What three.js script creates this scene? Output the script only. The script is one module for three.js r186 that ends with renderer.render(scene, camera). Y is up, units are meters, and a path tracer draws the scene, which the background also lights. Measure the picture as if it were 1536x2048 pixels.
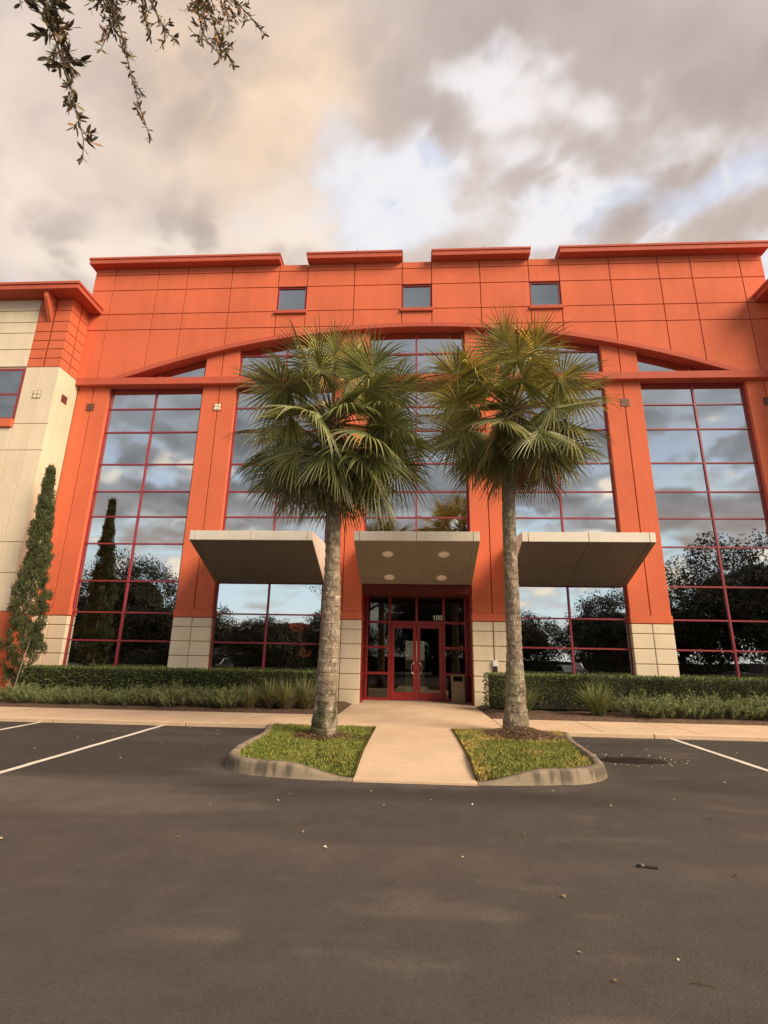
import * as THREE from 'three';
import { RoundedBoxGeometry } from 'three/addons/geometries/RoundedBoxGeometry.js';
import { mergeGeometries, toCreasedNormals } from 'three/addons/utils/BufferGeometryUtils.js';
import { TextGeometry } from 'three/addons/geometries/TextGeometry.js';
import { FontLoader } from 'three/addons/loaders/FontLoader.js';

// ---------------------------------------------------------------- camera, sky, sun, exposure
const scene = new THREE.Scene();
const camera = new THREE.PerspectiveCamera(89.665, 0.75, 0.05, 3000);
camera.rotation.order = 'YXZ';
camera.position.set(0, 1.55, 0);
camera.rotation.set(0.27805, 0.05830, 0.01870);
const renderer = new THREE.WebGLRenderer({ antialias: true });
renderer.setSize(768, 1024);
renderer.toneMapping = THREE.LinearToneMapping;
renderer.toneMappingExposure = 1.55;
renderer.shadowMap.enabled = true;

const { clamp, lerp, smoothstep } = THREE.MathUtils;
function hash(x, y, s = 0) {
  let h = Math.imul(x | 0, 374761393) ^ Math.imul(y | 0, 668265263) ^ Math.imul(s + 17, 974711);
  h = Math.imul(h ^ (h >>> 13), 1274126177); h ^= h >>> 16;
  return (h >>> 0) / 4294967296;
}
function vnoise(x, y, s = 0, per = 0) {
  const ix = Math.floor(x), iy = Math.floor(y), fx = x - ix, fy = y - iy;
  const u = fx * fx * (3 - 2 * fx), v = fy * fy * (3 - 2 * fy);
  const w = (a) => (per ? ((a % per) + per) % per : a);
  return lerp(lerp(hash(w(ix), w(iy), s), hash(w(ix + 1), w(iy), s), u), lerp(hash(w(ix), w(iy + 1), s), hash(w(ix + 1), w(iy + 1), s), u), v);
}
function fbm(x, y, o = 4, s = 0, per = 0) {
  let a = 0.5, t = 0, n = 0;
  for (let i = 0; i < o; i++) { t += a * vnoise(x, y, s + i * 31, per); n += a; a *= 0.5; x *= 2; y *= 2; per *= 2; }
  return t / n;
}
function rng(seed) { let a = seed >>> 0; return () => { a = (a + 0x6d2b79f5) | 0; let t = Math.imul(a ^ (a >>> 15), 1 | a); t = (t + Math.imul(t ^ (t >>> 7), 61 | t)) ^ t; return ((t ^ (t >>> 14)) >>> 0) / 4294967296; }; }

// sky: a warm evening cloud deck, broken by pale openings, with a clear strip near the horizon
const con = (v, k) => clamp((v - 0.5) * k + 0.5, 0, 1);
function h3(x, y, z) { let h = Math.imul(x, 374761393) ^ Math.imul(y, 668265263) ^ Math.imul(z, 1440662683); h = Math.imul(h ^ (h >>> 13), 1274126177); return ((h ^ (h >>> 16)) >>> 0) / 4294967296; }
function n3d(x, y, z) {
  const ix = Math.floor(x), iy = Math.floor(y), iz = Math.floor(z), fx = x - ix, fy = y - iy, fz = z - iz, u = fx * fx * (3 - 2 * fx), v = fy * fy * (3 - 2 * fy), w = fz * fz * (3 - 2 * fz);
  return lerp(lerp(lerp(h3(ix, iy, iz), h3(ix + 1, iy, iz), u), lerp(h3(ix, iy + 1, iz), h3(ix + 1, iy + 1, iz), u), v), lerp(lerp(h3(ix, iy, iz + 1), h3(ix + 1, iy, iz + 1), u), lerp(h3(ix, iy + 1, iz + 1), h3(ix + 1, iy + 1, iz + 1), u), v), w);
}
function f3(x, y, z, o, bil = false) { let a = 0.5, t = 0, n = 0; for (let i = 0; i < o; i++) { let v = n3d(x, y, z); if (bil) v = 1 - Math.abs(2 * v - 1); t += a * v; n += a; a *= 0.52; const q = x; x = 1.75 * x + 0.9 * z + 3.7; z = 1.75 * z - 0.9 * q + 1.3; y = 2.0 * y + 5.1; } return t / n; }
function skyColor(dx, dy, dz, out) {
  const el = Math.asin(clamp(dy, -1, 1)) * 57.2958, az = Math.atan2(dx, -dz) * 57.2958;
  const k = 1.75 / (Math.max(dy, 0) + 0.30), u0 = dx * k, v0 = dz * k * 1.15, X = 0.77 * u0 + 0.64 * v0, Y = 0.35 * u0 - 0.2 * v0 + 0.4, Z = -0.58 * u0 + 0.75 * v0;
  const wx = f3(X * 3 + 3, Y * 3, Z * 3, 5) - 0.5, wz = f3(X * 3 + 13, Y * 3 + 5, Z * 3 + 7, 5) - 0.5, wy = f3(X * 3 + 23, Y * 3 + 15, Z * 3 + 2, 5) - 0.5;
  const n1 = con(f3(X * 3.2 + wx * 0.7 + 20, Y * 3.2 + wy * 0.7, Z * 3.2 + wz * 0.7 + 31, 7), 2.3);
  const n2 = con(f3(X * 8 + wx * 1.4 + 50, Y * 8 + wy * 1.4, Z * 8 + wz * 1.4 + 11, 6), 2.2);
  const nb = con(f3(X * 4.4 + wx * 0.9 + 9, Y * 4.4 + wy * 0.9, Z * 4.4 + wz * 0.9 + 5, 7, true), 2.0);
  const puff = 0.5 * (nb - 0.5) + 0.3 * (n1 - 0.5) + 0.3 * (n2 - 0.5);
  const b = 0.93 + 0.38 * puff;
  let r = 0.625 * b, g = 0.525 * b, bl = 0.475 * b;
  const mixto = (w, R, G, B) => { w = clamp(w, 0, 1); r = lerp(r, R, w); g = lerp(g, G, w); bl = lerp(bl, B, w); };
  // places on the cloud layer: p to the right, q ahead, in heights of the layer
  const hi = Math.max(dy, 0.12), p = dx / hi + wx * 0.36, q = -dz / hi + wz * 0.36;
  const G = (p0, q0, sp, sq) => Math.exp(-0.5 * (((p - p0) / sp) ** 2 + ((q - q0) / sq) ** 2));
  const lit = 0.97 + 0.36 * puff;
  mixto(0.85 * G(-0.05, 0.74, 0.15, 0.10), 0.50 * lit, 0.425 * lit, 0.395 * lit);
  mixto(0.85 * G(0.48, 0.67, 0.30, 0.11), 0.455 * lit, 0.39 * lit, 0.36 * lit);
  mixto(0.55 * G(-0.50, 0.95, 0.20, 0.08), 0.52 * lit, 0.44 * lit, 0.40 * lit);
  mixto((0.85 * G(-0.26, 0.64, 0.09, 0.10) + 0.8 * G(-0.40, 0.82, 0.13, 0.12)) * (0.25 + 0.8 * nb), 0.86 * lit, 0.645 * lit, 0.475 * lit);
  mixto(0.7 * G(-0.85, 0.75, 0.2, 0.3) * (0.3 + 0.9 * nb), 0.86 * lit, 0.72 * lit, 0.61 * lit);
  mixto((G(-0.80, 1.02, 0.22, 0.08) + G(-0.24, 1.0, 0.18, 0.07)) * smoothstep(nb * 0.6 + n2 * 0.4, 0.35, 0.72), 0.92, 0.79, 0.68);
  // openings: first thin bright haze, then pale blue inside it
  const haze = Math.max(G(0.10, 0.71, 0.06, 0.06), 0.8 * G(0.18, 0.77, 0.06, 0.045), 0.7 * G(0.30, 0.79, 0.05, 0.04), G(0.36, 0.95, 0.14, 0.10), 0.9 * G(0.02, 0.91, 0.12, 0.09), G(0.62, 0.93, 0.3, 0.12), 0.9 * G(1.4, 1.1, 0.6, 0.3));
  const blue = Math.max(G(0.00, 0.92, 0.10, 0.075), G(0.56, 0.93, 0.22, 0.08), 0.5 * G(0.10, 0.70, 0.05, 0.05), 0.8 * G(1.3, 1.1, 0.5, 0.2));
  const grain = (n1 - 0.5) * 0.52 + (n2 - 0.5) * 0.42 + (nb - 0.5) * 0.34;
  const o2 = smoothstep(haze * 0.72 + grain * 0.85, 0.26, 0.84) * smoothstep(haze, 0.04, 0.3);
  mixto(o2 * 0.8, 0.72 + 0.16 * (n2 - 0.5), 0.665 + 0.16 * (n2 - 0.5), 0.68 + 0.16 * (n2 - 0.5));
  mixto(smoothstep(blue * 0.85 + grain * 0.8, 0.30, 0.80) * 0.85, lerp(0.58, 0.74, n2), lerp(0.655, 0.76, n2), lerp(0.83, 0.84, n2));
  mixto(o2 * smoothstep(nb, 0.62, 0.9) * 0.65, 0.93, 0.90, 0.89);
  // cooler cloud on the far side, paler and clearer lower down
  const away = smoothstep(Math.abs(az), 75, 130);
  const c2 = 0.96 + 1.15 * puff;
  mixto(away * smoothstep(el, 9, 19) * 0.95, 0.375 * c2, 0.395 * c2, 0.42 * c2);
  mixto(away * smoothstep(n1 * 0.6 + n2 * 0.4, 0.58, 0.80) * smoothstep(27 - el, 0, 9), 0.74, 0.86, 1.06);
  const streak = con(f3(X * 3.4 + wx * 0.8 + 7, dy * 15 + wz * 1.6, Z * 3.4 + 3, 6), 2.1), s2 = smoothstep(streak, 0.35, 0.75);
  const gap = smoothstep(17.5 - el + (n1 - 0.5) * 9 + (streak - 0.5) * 12, 0, 9) * (0.3 + 0.7 * away);
  mixto(gap, lerp(1.00, 0.86, s2), lerp(1.24, 0.90, s2), lerp(1.32, 0.92, s2));
  mixto(gap * smoothstep(streak, 0.68, 0.90), 1.5, 1.30, 1.02);
  mixto(smoothstep(7 - el, 0, 6) * 0.6, 1.32, 1.18, 1.0);
  if (el < 0) { r = 0.30; g = 0.27; bl = 0.24; }
  const K = 1 / 1.48;
  out[0] = Math.max(r, 0.02) * K; out[1] = Math.max(g, 0.02) * K; out[2] = Math.max(bl, 0.02) * K;
}
{
  const W = 1536, H = 768, data = new Float32Array(W * H * 4), c = [0, 0, 0];
  for (let j = 0; j < H; j++) {
    const up = ((j + 0.5) / H - 0.5) * Math.PI, y = Math.sin(up), cu = Math.cos(up);
    for (let i = 0; i < W; i++) {
      const a = ((i + 0.5) / W - 0.5) * 2 * Math.PI, o = (j * W + i) * 4;
      if (j < H / 2 - 2) { data[o] = 0.30; data[o + 1] = 0.27; data[o + 2] = 0.24; } else { skyColor(Math.cos(a) * cu, y, Math.sin(a) * cu, c); data[o] = c[0]; data[o + 1] = c[1]; data[o + 2] = c[2]; }
      data[o + 3] = 1;
    }
  }
  const t = new THREE.DataTexture(data, W, H, THREE.RGBAFormat, THREE.FloatType);
  t.mapping = THREE.EquirectangularReflectionMapping; t.magFilter = THREE.LinearFilter; t.needsUpdate = true;
  scene.background = t; scene.environment = t;
}
const sun = new THREE.DirectionalLight(new THREE.Color().setRGB(1.0, 0.79, 0.56), 3.7);
sun.position.set(64, 60, 31);
sun.target.position.set(0, 4, -14);
sun.castShadow = true; sun.shadow.radius = 62; sun.shadow.mapSize.set(2048, 2048);
Object.assign(sun.shadow.camera, { left: -45, right: 45, top: 40, bottom: -40, near: 1, far: 200 });
scene.add(sun, sun.target);

// ---------------------------------------------------------------- helpers
const origin = new Map();
const used = new Map();
function numbered(n) { const k = used.get(n) || 0; used.set(n, k + 1); return k ? `${n}_${String(k).padStart(3, '0')}` : n; }
function thing(name, label, category, [x, y, z] = [0, 0, 0], extra = {}) {
  const o = new THREE.Group(); o.name = numbered(name); o.position.set(x, y, z);
  o.userData = { label, category, ...extra }; scene.add(o); origin.set(o, [x, y, z]); return o;
}
function part(name, geo, mat, parent, label) {       // geometry in world coordinates (unturned things)
  const p = origin.get(parent) || [0, 0, 0];
  if (p[0] || p[1] || p[2]) geo.translate(-p[0], -p[1], -p[2]);
  const m = new THREE.Mesh(geo, mat); m.name = name; m.castShadow = m.receiveShadow = true;
  if (label) m.userData.label = label;
  parent.add(m); origin.set(m, p); return m;
}
function struct(name, geo, mat) {
  const m = new THREE.Mesh(geo, mat); m.name = name; m.userData.kind = 'structure'; m.castShadow = m.receiveShadow = true; scene.add(m); origin.set(m, [0, 0, 0]); return m;
}
function uvm(geo) {                                   // uv in metres, by the face's main direction
  const g = geo.index ? geo.toNonIndexed() : geo, p = g.attributes.position, uv = new Float32Array(p.count * 2);
  const a = new THREE.Vector3(), b = new THREE.Vector3(), c = new THREE.Vector3(), n = new THREE.Vector3();
  for (let i = 0; i < p.count; i += 3) {
    a.fromBufferAttribute(p, i); b.fromBufferAttribute(p, i + 1); c.fromBufferAttribute(p, i + 2);
    n.subVectors(b, a).cross(c.clone().sub(a)); const x = Math.abs(n.x), y = Math.abs(n.y), z = Math.abs(n.z);
    [a, b, c].forEach((v, k) => { const q = z >= x && z >= y ? [v.x, v.y] : x >= y ? [v.z, v.y] : [v.x, v.z]; uv[(i + k) * 2] = q[0]; uv[(i + k) * 2 + 1] = q[1]; });
  }
  g.setAttribute('uv', new THREE.BufferAttribute(uv, 2)); return g;
}
function box(x0, x1, y0, y1, z0, z1) { const g = new THREE.BoxGeometry(x1 - x0, y1 - y0, z1 - z0); g.translate((x0 + x1) / 2, (y0 + y1) / 2, (z0 + z1) / 2); return uvm(g); }
function rbox(x0, x1, y0, y1, z0, z1, r = 0.012) { const g = new RoundedBoxGeometry(x1 - x0, y1 - y0, z1 - z0, 1, r); g.translate((x0 + x1) / 2, (y0 + y1) / 2, (z0 + z1) / 2); return uvm(g); }
function clean(g) { const h = new THREE.BufferGeometry(), s = g.index ? g.toNonIndexed() : g; h.setAttribute('position', s.attributes.position); h.setAttribute('normal', s.attributes.normal || (s.computeVertexNormals(), s.attributes.normal)); h.setAttribute('uv', s.attributes.uv || new THREE.BufferAttribute(new Float32Array(s.attributes.position.count * 2), 2)); return h; }
function merge(list) { return mergeGeometries(list.map(clean)); }
function extrude(pts, z0, z1, bevel = 0.01) {         // a polygon in x,y between z0 (back) and z1 (front)
  const s = new THREE.Shape(pts.map((p) => new THREE.Vector2(p[0], p[1])));
  const g = new THREE.ExtrudeGeometry(s, { depth: z1 - z0 - bevel, bevelEnabled: bevel > 0, bevelThickness: bevel, bevelSize: bevel, bevelOffset: -bevel, bevelSegments: 1, curveSegments: 2 });
  g.translate(0, 0, z0); return uvm(g);
}
class Tris {                                          // loose triangles with colours, flat shaded
  constructor() { this.p = []; this.c = []; }
  t(a, b, c, k, k2 = k, k3 = k) { this.p.push(a.x, a.y, a.z, b.x, b.y, b.z, c.x, c.y, c.z); this.c.push(...k, ...k2, ...k3); }
  q(a, b, c, d, k, k2 = k) { this.t(a, b, c, k, k, k2); this.t(a, c, d, k, k2, k2); }
  geo() { const g = new THREE.BufferGeometry(); g.setAttribute('position', new THREE.Float32BufferAttribute(this.p, 3)); g.setAttribute('color', new THREE.Float32BufferAttribute(this.c, 3)); g.computeVertexNormals(); return g; }
}
const V = (x, y, z) => new THREE.Vector3(x, y, z);
function tube(pts, r0, r1, seg = 20, rad = 7) {       // tapered tube through points
  const curve = new THREE.CatmullRomCurve3(pts), fr = curve.computeFrenetFrames(seg, false), pos = [], idx = [], uv = [];
  for (let i = 0; i <= seg; i++) {
    const c = curve.getPointAt(i / seg), r = lerp(r0, r1, i / seg);
    for (let j = 0; j <= rad; j++) { const a = (j / rad) * Math.PI * 2, n = fr.normals[i].clone().multiplyScalar(Math.cos(a) * r).addScaledVector(fr.binormals[i], Math.sin(a) * r).add(c); pos.push(n.x, n.y, n.z); uv.push(j / rad, i / seg * 4); }
  }
  for (let i = 0; i < seg; i++) for (let j = 0; j < rad; j++) { const a = i * (rad + 1) + j, b = a + rad + 1; idx.push(a, b, a + 1, b, b + 1, a + 1); }
  const g = new THREE.BufferGeometry(); g.setAttribute('position', new THREE.Float32BufferAttribute(pos, 3)); g.setAttribute('uv', new THREE.Float32BufferAttribute(uv, 2)); g.setIndex(idx); g.computeVertexNormals(); return g;
}

// ---------------------------------------------------------------- textures and materials
function tex(size, f, srgb = false, metres = 1) {     // f(u, v) -> grey or [r, g, b] in 0..1
  const d = new Uint8Array(size * size * 4);
  for (let j = 0; j < size; j++) for (let i = 0; i < size; i++) { const v = f(i / size, j / size), o = (j * size + i) * 4; for (let k = 0; k < 3; k++) d[o + k] = clamp((Array.isArray(v) ? v[k] : v) * 255, 0, 255); d[o + 3] = 255; }
  const t = new THREE.DataTexture(d, size, size); t.wrapS = t.wrapT = THREE.RepeatWrapping; t.magFilter = THREE.LinearFilter; t.repeat.set(1 / metres, 1 / metres);
  if (srgb) t.colorSpace = THREE.SRGBColorSpace; t.needsUpdate = true; return t;
}
const T = {
  stucco: tex(512, (u, v) => 0.55 * fbm(u * 48, v * 48, 3, 1, 48) + 0.45 * vnoise(u * 160, v * 160, 7, 160), false, 0.9),
  weather: tex(1024, (u, v) => { const a = fbm(u * 5, v * 5, 6, 3, 5), s = fbm(u * 40, v * 3, 4, 8, 40), m = vnoise(u * 260, v * 260, 5, 260); return 0.79 + 0.24 * a + 0.12 * (s - 0.5) + 0.07 * (m - 0.5); }, false, 7.3),
  concrete: tex(1024, (u, v) => { const a = fbm(u * 6, v * 6, 6, 13, 6), m = vnoise(u * 400, v * 400, 15, 400), w = fbm(u * 30, v * 90, 3, 19, 30), sp = hash(Math.floor(u * 300), Math.floor(v * 300), 4) > 0.985 ? 0.12 : 0; return 0.74 + 0.28 * (a - 0.3) + 0.12 * (m - 0.5) + 0.12 * (w - 0.5) - sp; }, false, 3.1),
  concreteBump: tex(512, (u, v) => 0.6 * vnoise(u * 200, v * 200, 2, 200) + 0.4 * fbm(u * 20, v * 60, 3, 6, 20), false, 0.8),
  asphalt: tex(1024, (u, v) => { const m = vnoise(u * 320, v * 320, 23, 320), m2 = vnoise(u * 150, v * 150, 29, 150), a = fbm(u * 12, v * 12, 5, 33, 12), h = hash(Math.floor(u * 420), Math.floor(v * 420), 9); return 0.68 + 0.18 * (m - 0.5) + 0.12 * (m2 - 0.5) + 0.26 * (a - 0.5) + (h > 0.99 ? 0.22 : h < 0.03 ? -0.14 : 0); }, false, 2.3),
  asphaltBump: tex(1024, (u, v) => 0.6 * vnoise(u * 260, v * 260, 23, 260) + 0.4 * vnoise(u * 120, v * 120, 28, 120), false, 1.4),
  bark: tex(512, (u, v) => 0.5 * fbm(u * 10, v * 30, 4, 51, 10) + 0.35 * vnoise(u * 40, v * 26, 53, 40) + 0.15 * vnoise(u * 100, v * 100, 57, 100), false, 1),
  barkTone: tex(512, (u, v) => 0.62 + 0.75 * (fbm(u * 14, v * 14, 4, 151, 14) - 0.35) + 0.3 * (vnoise(u * 60, v * 40, 153, 60) - 0.5), false, 1),
  wave: tex(512, (u, v) => fbm(u * 6, v * 6, 2, 171, 6), false, 4.3),
  mulch: tex(512, (u, v) => { const a = fbm(u * 40, v * 40, 3, 61, 40), b = vnoise(u * 110, v * 40, 63, 110); return 0.35 + 0.9 * (a - 0.3) * (0.5 + b); }, false, 1.3),
};
const lin = (r, g, b) => new THREE.Color().setRGB(r, g, b);
const std = (c, o = {}) => new THREE.MeshStandardMaterial({ color: lin(...c), roughness: 0.9, side: THREE.DoubleSide, ...o });
const M = {
  orange: std([0.70, 0.155, 0.070], { map: T.weather, bumpMap: T.stucco, bumpScale: 0.004 }),
  orangeTrim: std([0.52, 0.098, 0.053], { map: T.weather, bumpMap: T.stucco, bumpScale: 0.002, roughness: 0.8 }),
  joint: std([0.30, 0.045, 0.018]),
  red: std([0.27, 0.028, 0.040], { roughness: 0.45 }),
  doorRed: std([0.31, 0.021, 0.020], { roughness: 0.4 }),
  cream: std([0.80, 0.675, 0.50], { map: T.weather, bumpMap: T.stucco, bumpScale: 0.003 }),
  creamJoint: std([0.36, 0.27, 0.16]),
  brown: std([0.13, 0.045, 0.028], { roughness: 0.6 }),
  alu: std([0.80, 0.75, 0.66], { roughness: 0.5, map: T.weather }),
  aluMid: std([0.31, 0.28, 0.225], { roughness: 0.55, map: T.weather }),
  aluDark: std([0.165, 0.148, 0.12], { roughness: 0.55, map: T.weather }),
  seam: std([0.60, 0.56, 0.48]),
  mirror: [0.56, 0.53, 0.59, 0.42].map((k) => std([k * 0.98, k, k * 1.01], { metalness: 1, roughness: 0.012, bumpMap: T.wave, bumpScale: 0.0016 })),
  smoked: new THREE.MeshPhysicalMaterial({ color: lin(0.50, 0.50, 0.47), transmission: 1, thickness: 0, roughness: 0.01, ior: 1.75, side: THREE.DoubleSide }),
  lens: std([0.96, 0.94, 0.90], { roughness: 0.35 }),
  white: std([0.80, 0.79, 0.76], { roughness: 0.6 }),
  chrome: std([0.75, 0.73, 0.70], { metalness: 1, roughness: 0.2 }),
  dark: std([0.03, 0.028, 0.026]),
  concrete: std([0.76, 0.565, 0.39], { map: T.concrete, bumpMap: T.concreteBump, bumpScale: 0.002 }),
  slabJoint: std([0.20, 0.15, 0.10]),
  curb: std([0.37, 0.305, 0.23], { map: T.concrete, bumpMap: T.concreteBump, bumpScale: 0.004, vertexColors: true }),
  asphalt: std([0.093, 0.081, 0.0745], { map: T.asphalt, bumpMap: T.asphaltBump, bumpScale: 0.0025, vertexColors: true, roughness: 0.82 }),
  paint: std([0.82, 0.78, 0.70], { map: T.concrete, bumpMap: T.asphaltBump, bumpScale: 0.003 }),
  mulch: std([0.23, 0.135, 0.085], { map: T.mulch, bumpMap: T.mulch, bumpScale: 0.03 }),
  soil: std([0.13, 0.12, 0.05], { map: T.mulch }),
  trunk: std([1, 1, 1], { vertexColors: true, bumpMap: T.bark, bumpScale: 0.035, map: T.barkTone }),
  leaf: new THREE.MeshPhysicalMaterial({ color: lin(1, 1, 1), vertexColors: true, roughness: 0.55, side: THREE.DoubleSide, transmission: 0.22, thickness: 0 }),
  leafMatt: std([1, 1, 1], { vertexColors: true, roughness: 0.7 }),
  palmBlade: new THREE.MeshPhysicalMaterial({ color: lin(1, 1, 1), vertexColors: true, roughness: 0.40, side: THREE.DoubleSide, transmission: 0.22, thickness: 0 }),
  twig: std([0.11, 0.075, 0.05]),
};

// ---------------------------------------------------------------- ground
const gy = (z) => (z < -12 ? 0.05 : Math.max(0.05 - 0.012 * (z + 12), -0.07));
const SW = 0.14;                                      // top of the pavement
{
  const g = new THREE.PlaneGeometry(2400, 2400, 8, 8); g.rotateX(-Math.PI / 2); g.translate(0, -0.2, 0);
  const m = struct('ground', uvm(g), std([0.10, 0.10, 0.05], { map: T.mulch }));
}
{ // parking lot: one sheet with stains in its colour
  const ax = [], az = [];
  for (let x = -70; x < -15; x += 5) ax.push(x); for (let x = -15; x <= 15; x += 0.1) ax.push(x); for (let x = 20; x <= 70; x += 5) ax.push(x);
  for (let z = -12.03; z < 0; z += 0.08) az.push(z); for (let z = 0; z <= 34; z += 2) az.push(z);
  const pos = [], col = [], idx = [], uv = [], nx = ax.length;
  for (const z of az) for (const x of ax) {
    pos.push(x, gy(z), z); uv.push(x, z);
    const wob = fbm(x * 0.4, z * 0.4, 4, 101) - 0.5;
    const dusty = smoothstep(fbm(x * 0.35 + 4, z * 1.5 + wob * 2, 5, 103), 0.53, 0.72), dark = smoothstep(fbm(x * 0.5 + 9, z * 0.9, 4, 107), 0.52, 0.72);
    const fine = fbm(x * 3, z * 7, 4, 111);
    let v = 0.92 + 0.16 * (fine - 0.5) + 0.9 * wob * 0.2;
    v += 0.48 * dusty * smoothstep(-z, 3.6, 6.5) - 0.14 * dark * smoothstep(-z, 4, 8);
    const hollow = Math.exp(-Math.pow((x - 4.3) / 1.6, 2) - Math.pow((z + 9.0) / 1.1, 2)); // silt round the puddle
    v += 0.8 * hollow * fbm(x * 1.2, z * 4, 4, 119);
    const walkFoot = Math.exp(-Math.pow((z + 6.95) / 0.34, 2)) * smoothstep(3.6 - Math.abs(x), 0, 1.5);
    v *= 1 - 0.50 * walkFoot * (0.6 + 0.6 * fbm(x * 2, z * 2, 3, 121));
    const bay = smoothstep(-z + wob * 0.6, 7.2, 7.6) * smoothstep(Math.abs(x), 2.4, 3.4);   // older sealed bays
    v *= 1 - 0.40 * bay;
    const scuff = smoothstep(fbm(x * 1.1 + 30, z * 4.5 + 11, 4, 131), 0.60, 0.74) * smoothstep(fbm(x * 0.3, z * 0.3, 2, 137), 0.4, 0.6);
    v += 0.42 * scuff;
    const redden = 0.35 + 0.35 * (fbm(x * 0.6 + 70, z * 0.6, 3, 141) - 0.5) * 2;
    col.push(v * (1.0 + 0.10 * redden), v * (1.0 - 0.02 * redden), v * (0.99 - 0.06 * redden));
  }
  for (let j = 0; j < az.length - 1; j++) for (let i = 0; i < nx - 1; i++) { const a = j * nx + i; idx.push(a, a + nx, a + 1, a + 1, a + nx, a + nx + 1); }
  const g = new THREE.BufferGeometry(); g.setAttribute('position', new THREE.Float32BufferAttribute(pos, 3)); g.setAttribute('color', new THREE.Float32BufferAttribute(col, 3)); g.setAttribute('uv', new THREE.Float32BufferAttribute(uv, 2)); g.setIndex(idx); g.computeVertexNormals();
  struct('parking_lot', g, M.asphalt);
}
// bay lines
function line(x, za, zb, label) {
  const t = new Tris(), n = 30, r = rng(Math.round(x * 100) + 999), pos = [], uv = [], idx = [];
  for (let i = 0; i <= n; i++) { const z = lerp(za, zb, i / n), e = (r() - 0.5) * 0.012; pos.push(x - 0.055 + e, gy(z) + 0.006, z, x + 0.055 + e, gy(z) + 0.006, z); uv.push(0, z, 0.11, z); if (i) { const a = (i - 1) * 2; idx.push(a, a + 2, a + 1, a + 1, a + 2, a + 3); } }
  const g = new THREE.BufferGeometry(); g.setAttribute('position', new THREE.Float32BufferAttribute(pos, 3)); g.setAttribute('uv', new THREE.Float32BufferAttribute(uv, 2)); g.setIndex(idx); g.computeVertexNormals();
  const m = struct('parking_line', g, M.paint); m.name = numbered('parking_line');
}
line(-5.5, -11.95, -6.9); line(-8.3, -11.95, -6.9); line(5.42, -11.95, -6.9); line(8.2, -11.95, -6.9);
// pavement in slabs, with its kerb
{
  const slabs = new THREE.Group(); slabs.name = 'pavement'; slabs.userData.kind = 'structure'; scene.add(slabs); origin.set(slabs, [0, 0, 0]);
  part('pavement_bed', merge([box(-45, -1.97, -0.1, SW - 0.03, -14.13, -11.97), box(2.03, 45, -0.1, SW - 0.03, -14.13, -11.97), box(-1.93, 1.99, -0.1, SW - 0.03, -19.5, -11.97)]), M.slabJoint, slabs);
  const slab = (x0, x1, z0, z1) => part('slab', rbox(x0 + 0.008, x1 - 0.008, SW - 0.05, SW, z0 + 0.008, z1 - 0.008, 0.01), M.concrete, slabs);
  for (let x = -1.95, k = 0; x > -34; x -= 2.05, k++) slab(x - 2.05, x, -14.15, -12.1);
  for (let x = 2.01; x < 34; x += 2.05) slab(x, x + 2.05, -14.15, -12.1);
  slab(-1.95, 2.01, -14.15, -11.95); slab(-1.95, 2.01, -16.9, -14.15); slab(-1.95, 2.01, -19.5, -16.9);
  const kerb = (x0, x1) => part('kerb', rbox(x0 + 0.005, x1 - 0.005, -0.1, SW + 0.001, -12.1, -11.95, 0.022), M.concrete, slabs);
  for (let x = -1.95; x > -34; x -= 3.05) kerb(x - 3.05, x);
  for (let x = 2.01; x < 34; x += 3.05) kerb(x, x + 3.05);
}
{ // short walk across the island, dipping to the asphalt at its front
  const walk = new THREE.Group(); walk.name = 'walkway'; walk.userData.kind = 'structure'; scene.add(walk); origin.set(walk, [0, 0, 0]);
  const top = (z) => lerp(SW, gy(-7.42) + 0.025, smoothstep(z, -9.2, -7.42));
  const piece = (z0, z1) => {
    const n = 14, g = new THREE.BoxGeometry(1.62, 1, z1 - z0 - 0.014, 1, 1, n); g.translate(0.035, 0, (z0 + z1) / 2);
    const p = g.attributes.position; for (let i = 0; i < p.count; i++) p.setY(i, p.getY(i) > 0 ? top(p.getZ(i)) : top(p.getZ(i)) - 0.12);
    const h = uvm(g); h.computeVertexNormals(); part('slab', h, M.concrete, walk);
  };
  piece(-11.945, -9.6); piece(-9.6, -7.42);
}
// planting beds along the wall
{
  const bed = (x0, x1) => { const nx = 160, g = new THREE.PlaneGeometry(x1 - x0, 3.75, nx, 24); g.rotateX(-Math.PI / 2); g.translate((x0 + x1) / 2, 0, -16.02); const p = g.attributes.position; for (let i = 0; i < p.count; i++) { const z = p.getZ(i), x = p.getX(i), e = smoothstep(-z, 14.15, 14.5) * smoothstep(Math.abs(x - 0.03), 2.0, 2.3); p.setY(i, 0.132 + e * (0.05 + 0.05 * fbm(x * 3, z * 3, 3, 201))); } const h = uvm(g); h.computeVertexNormals(); const m = struct('planting_bed', h, M.mulch); m.name = numbered('planting_bed'); };
  bed(-16, -1.8); bed(1.85, 16);
}

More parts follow.
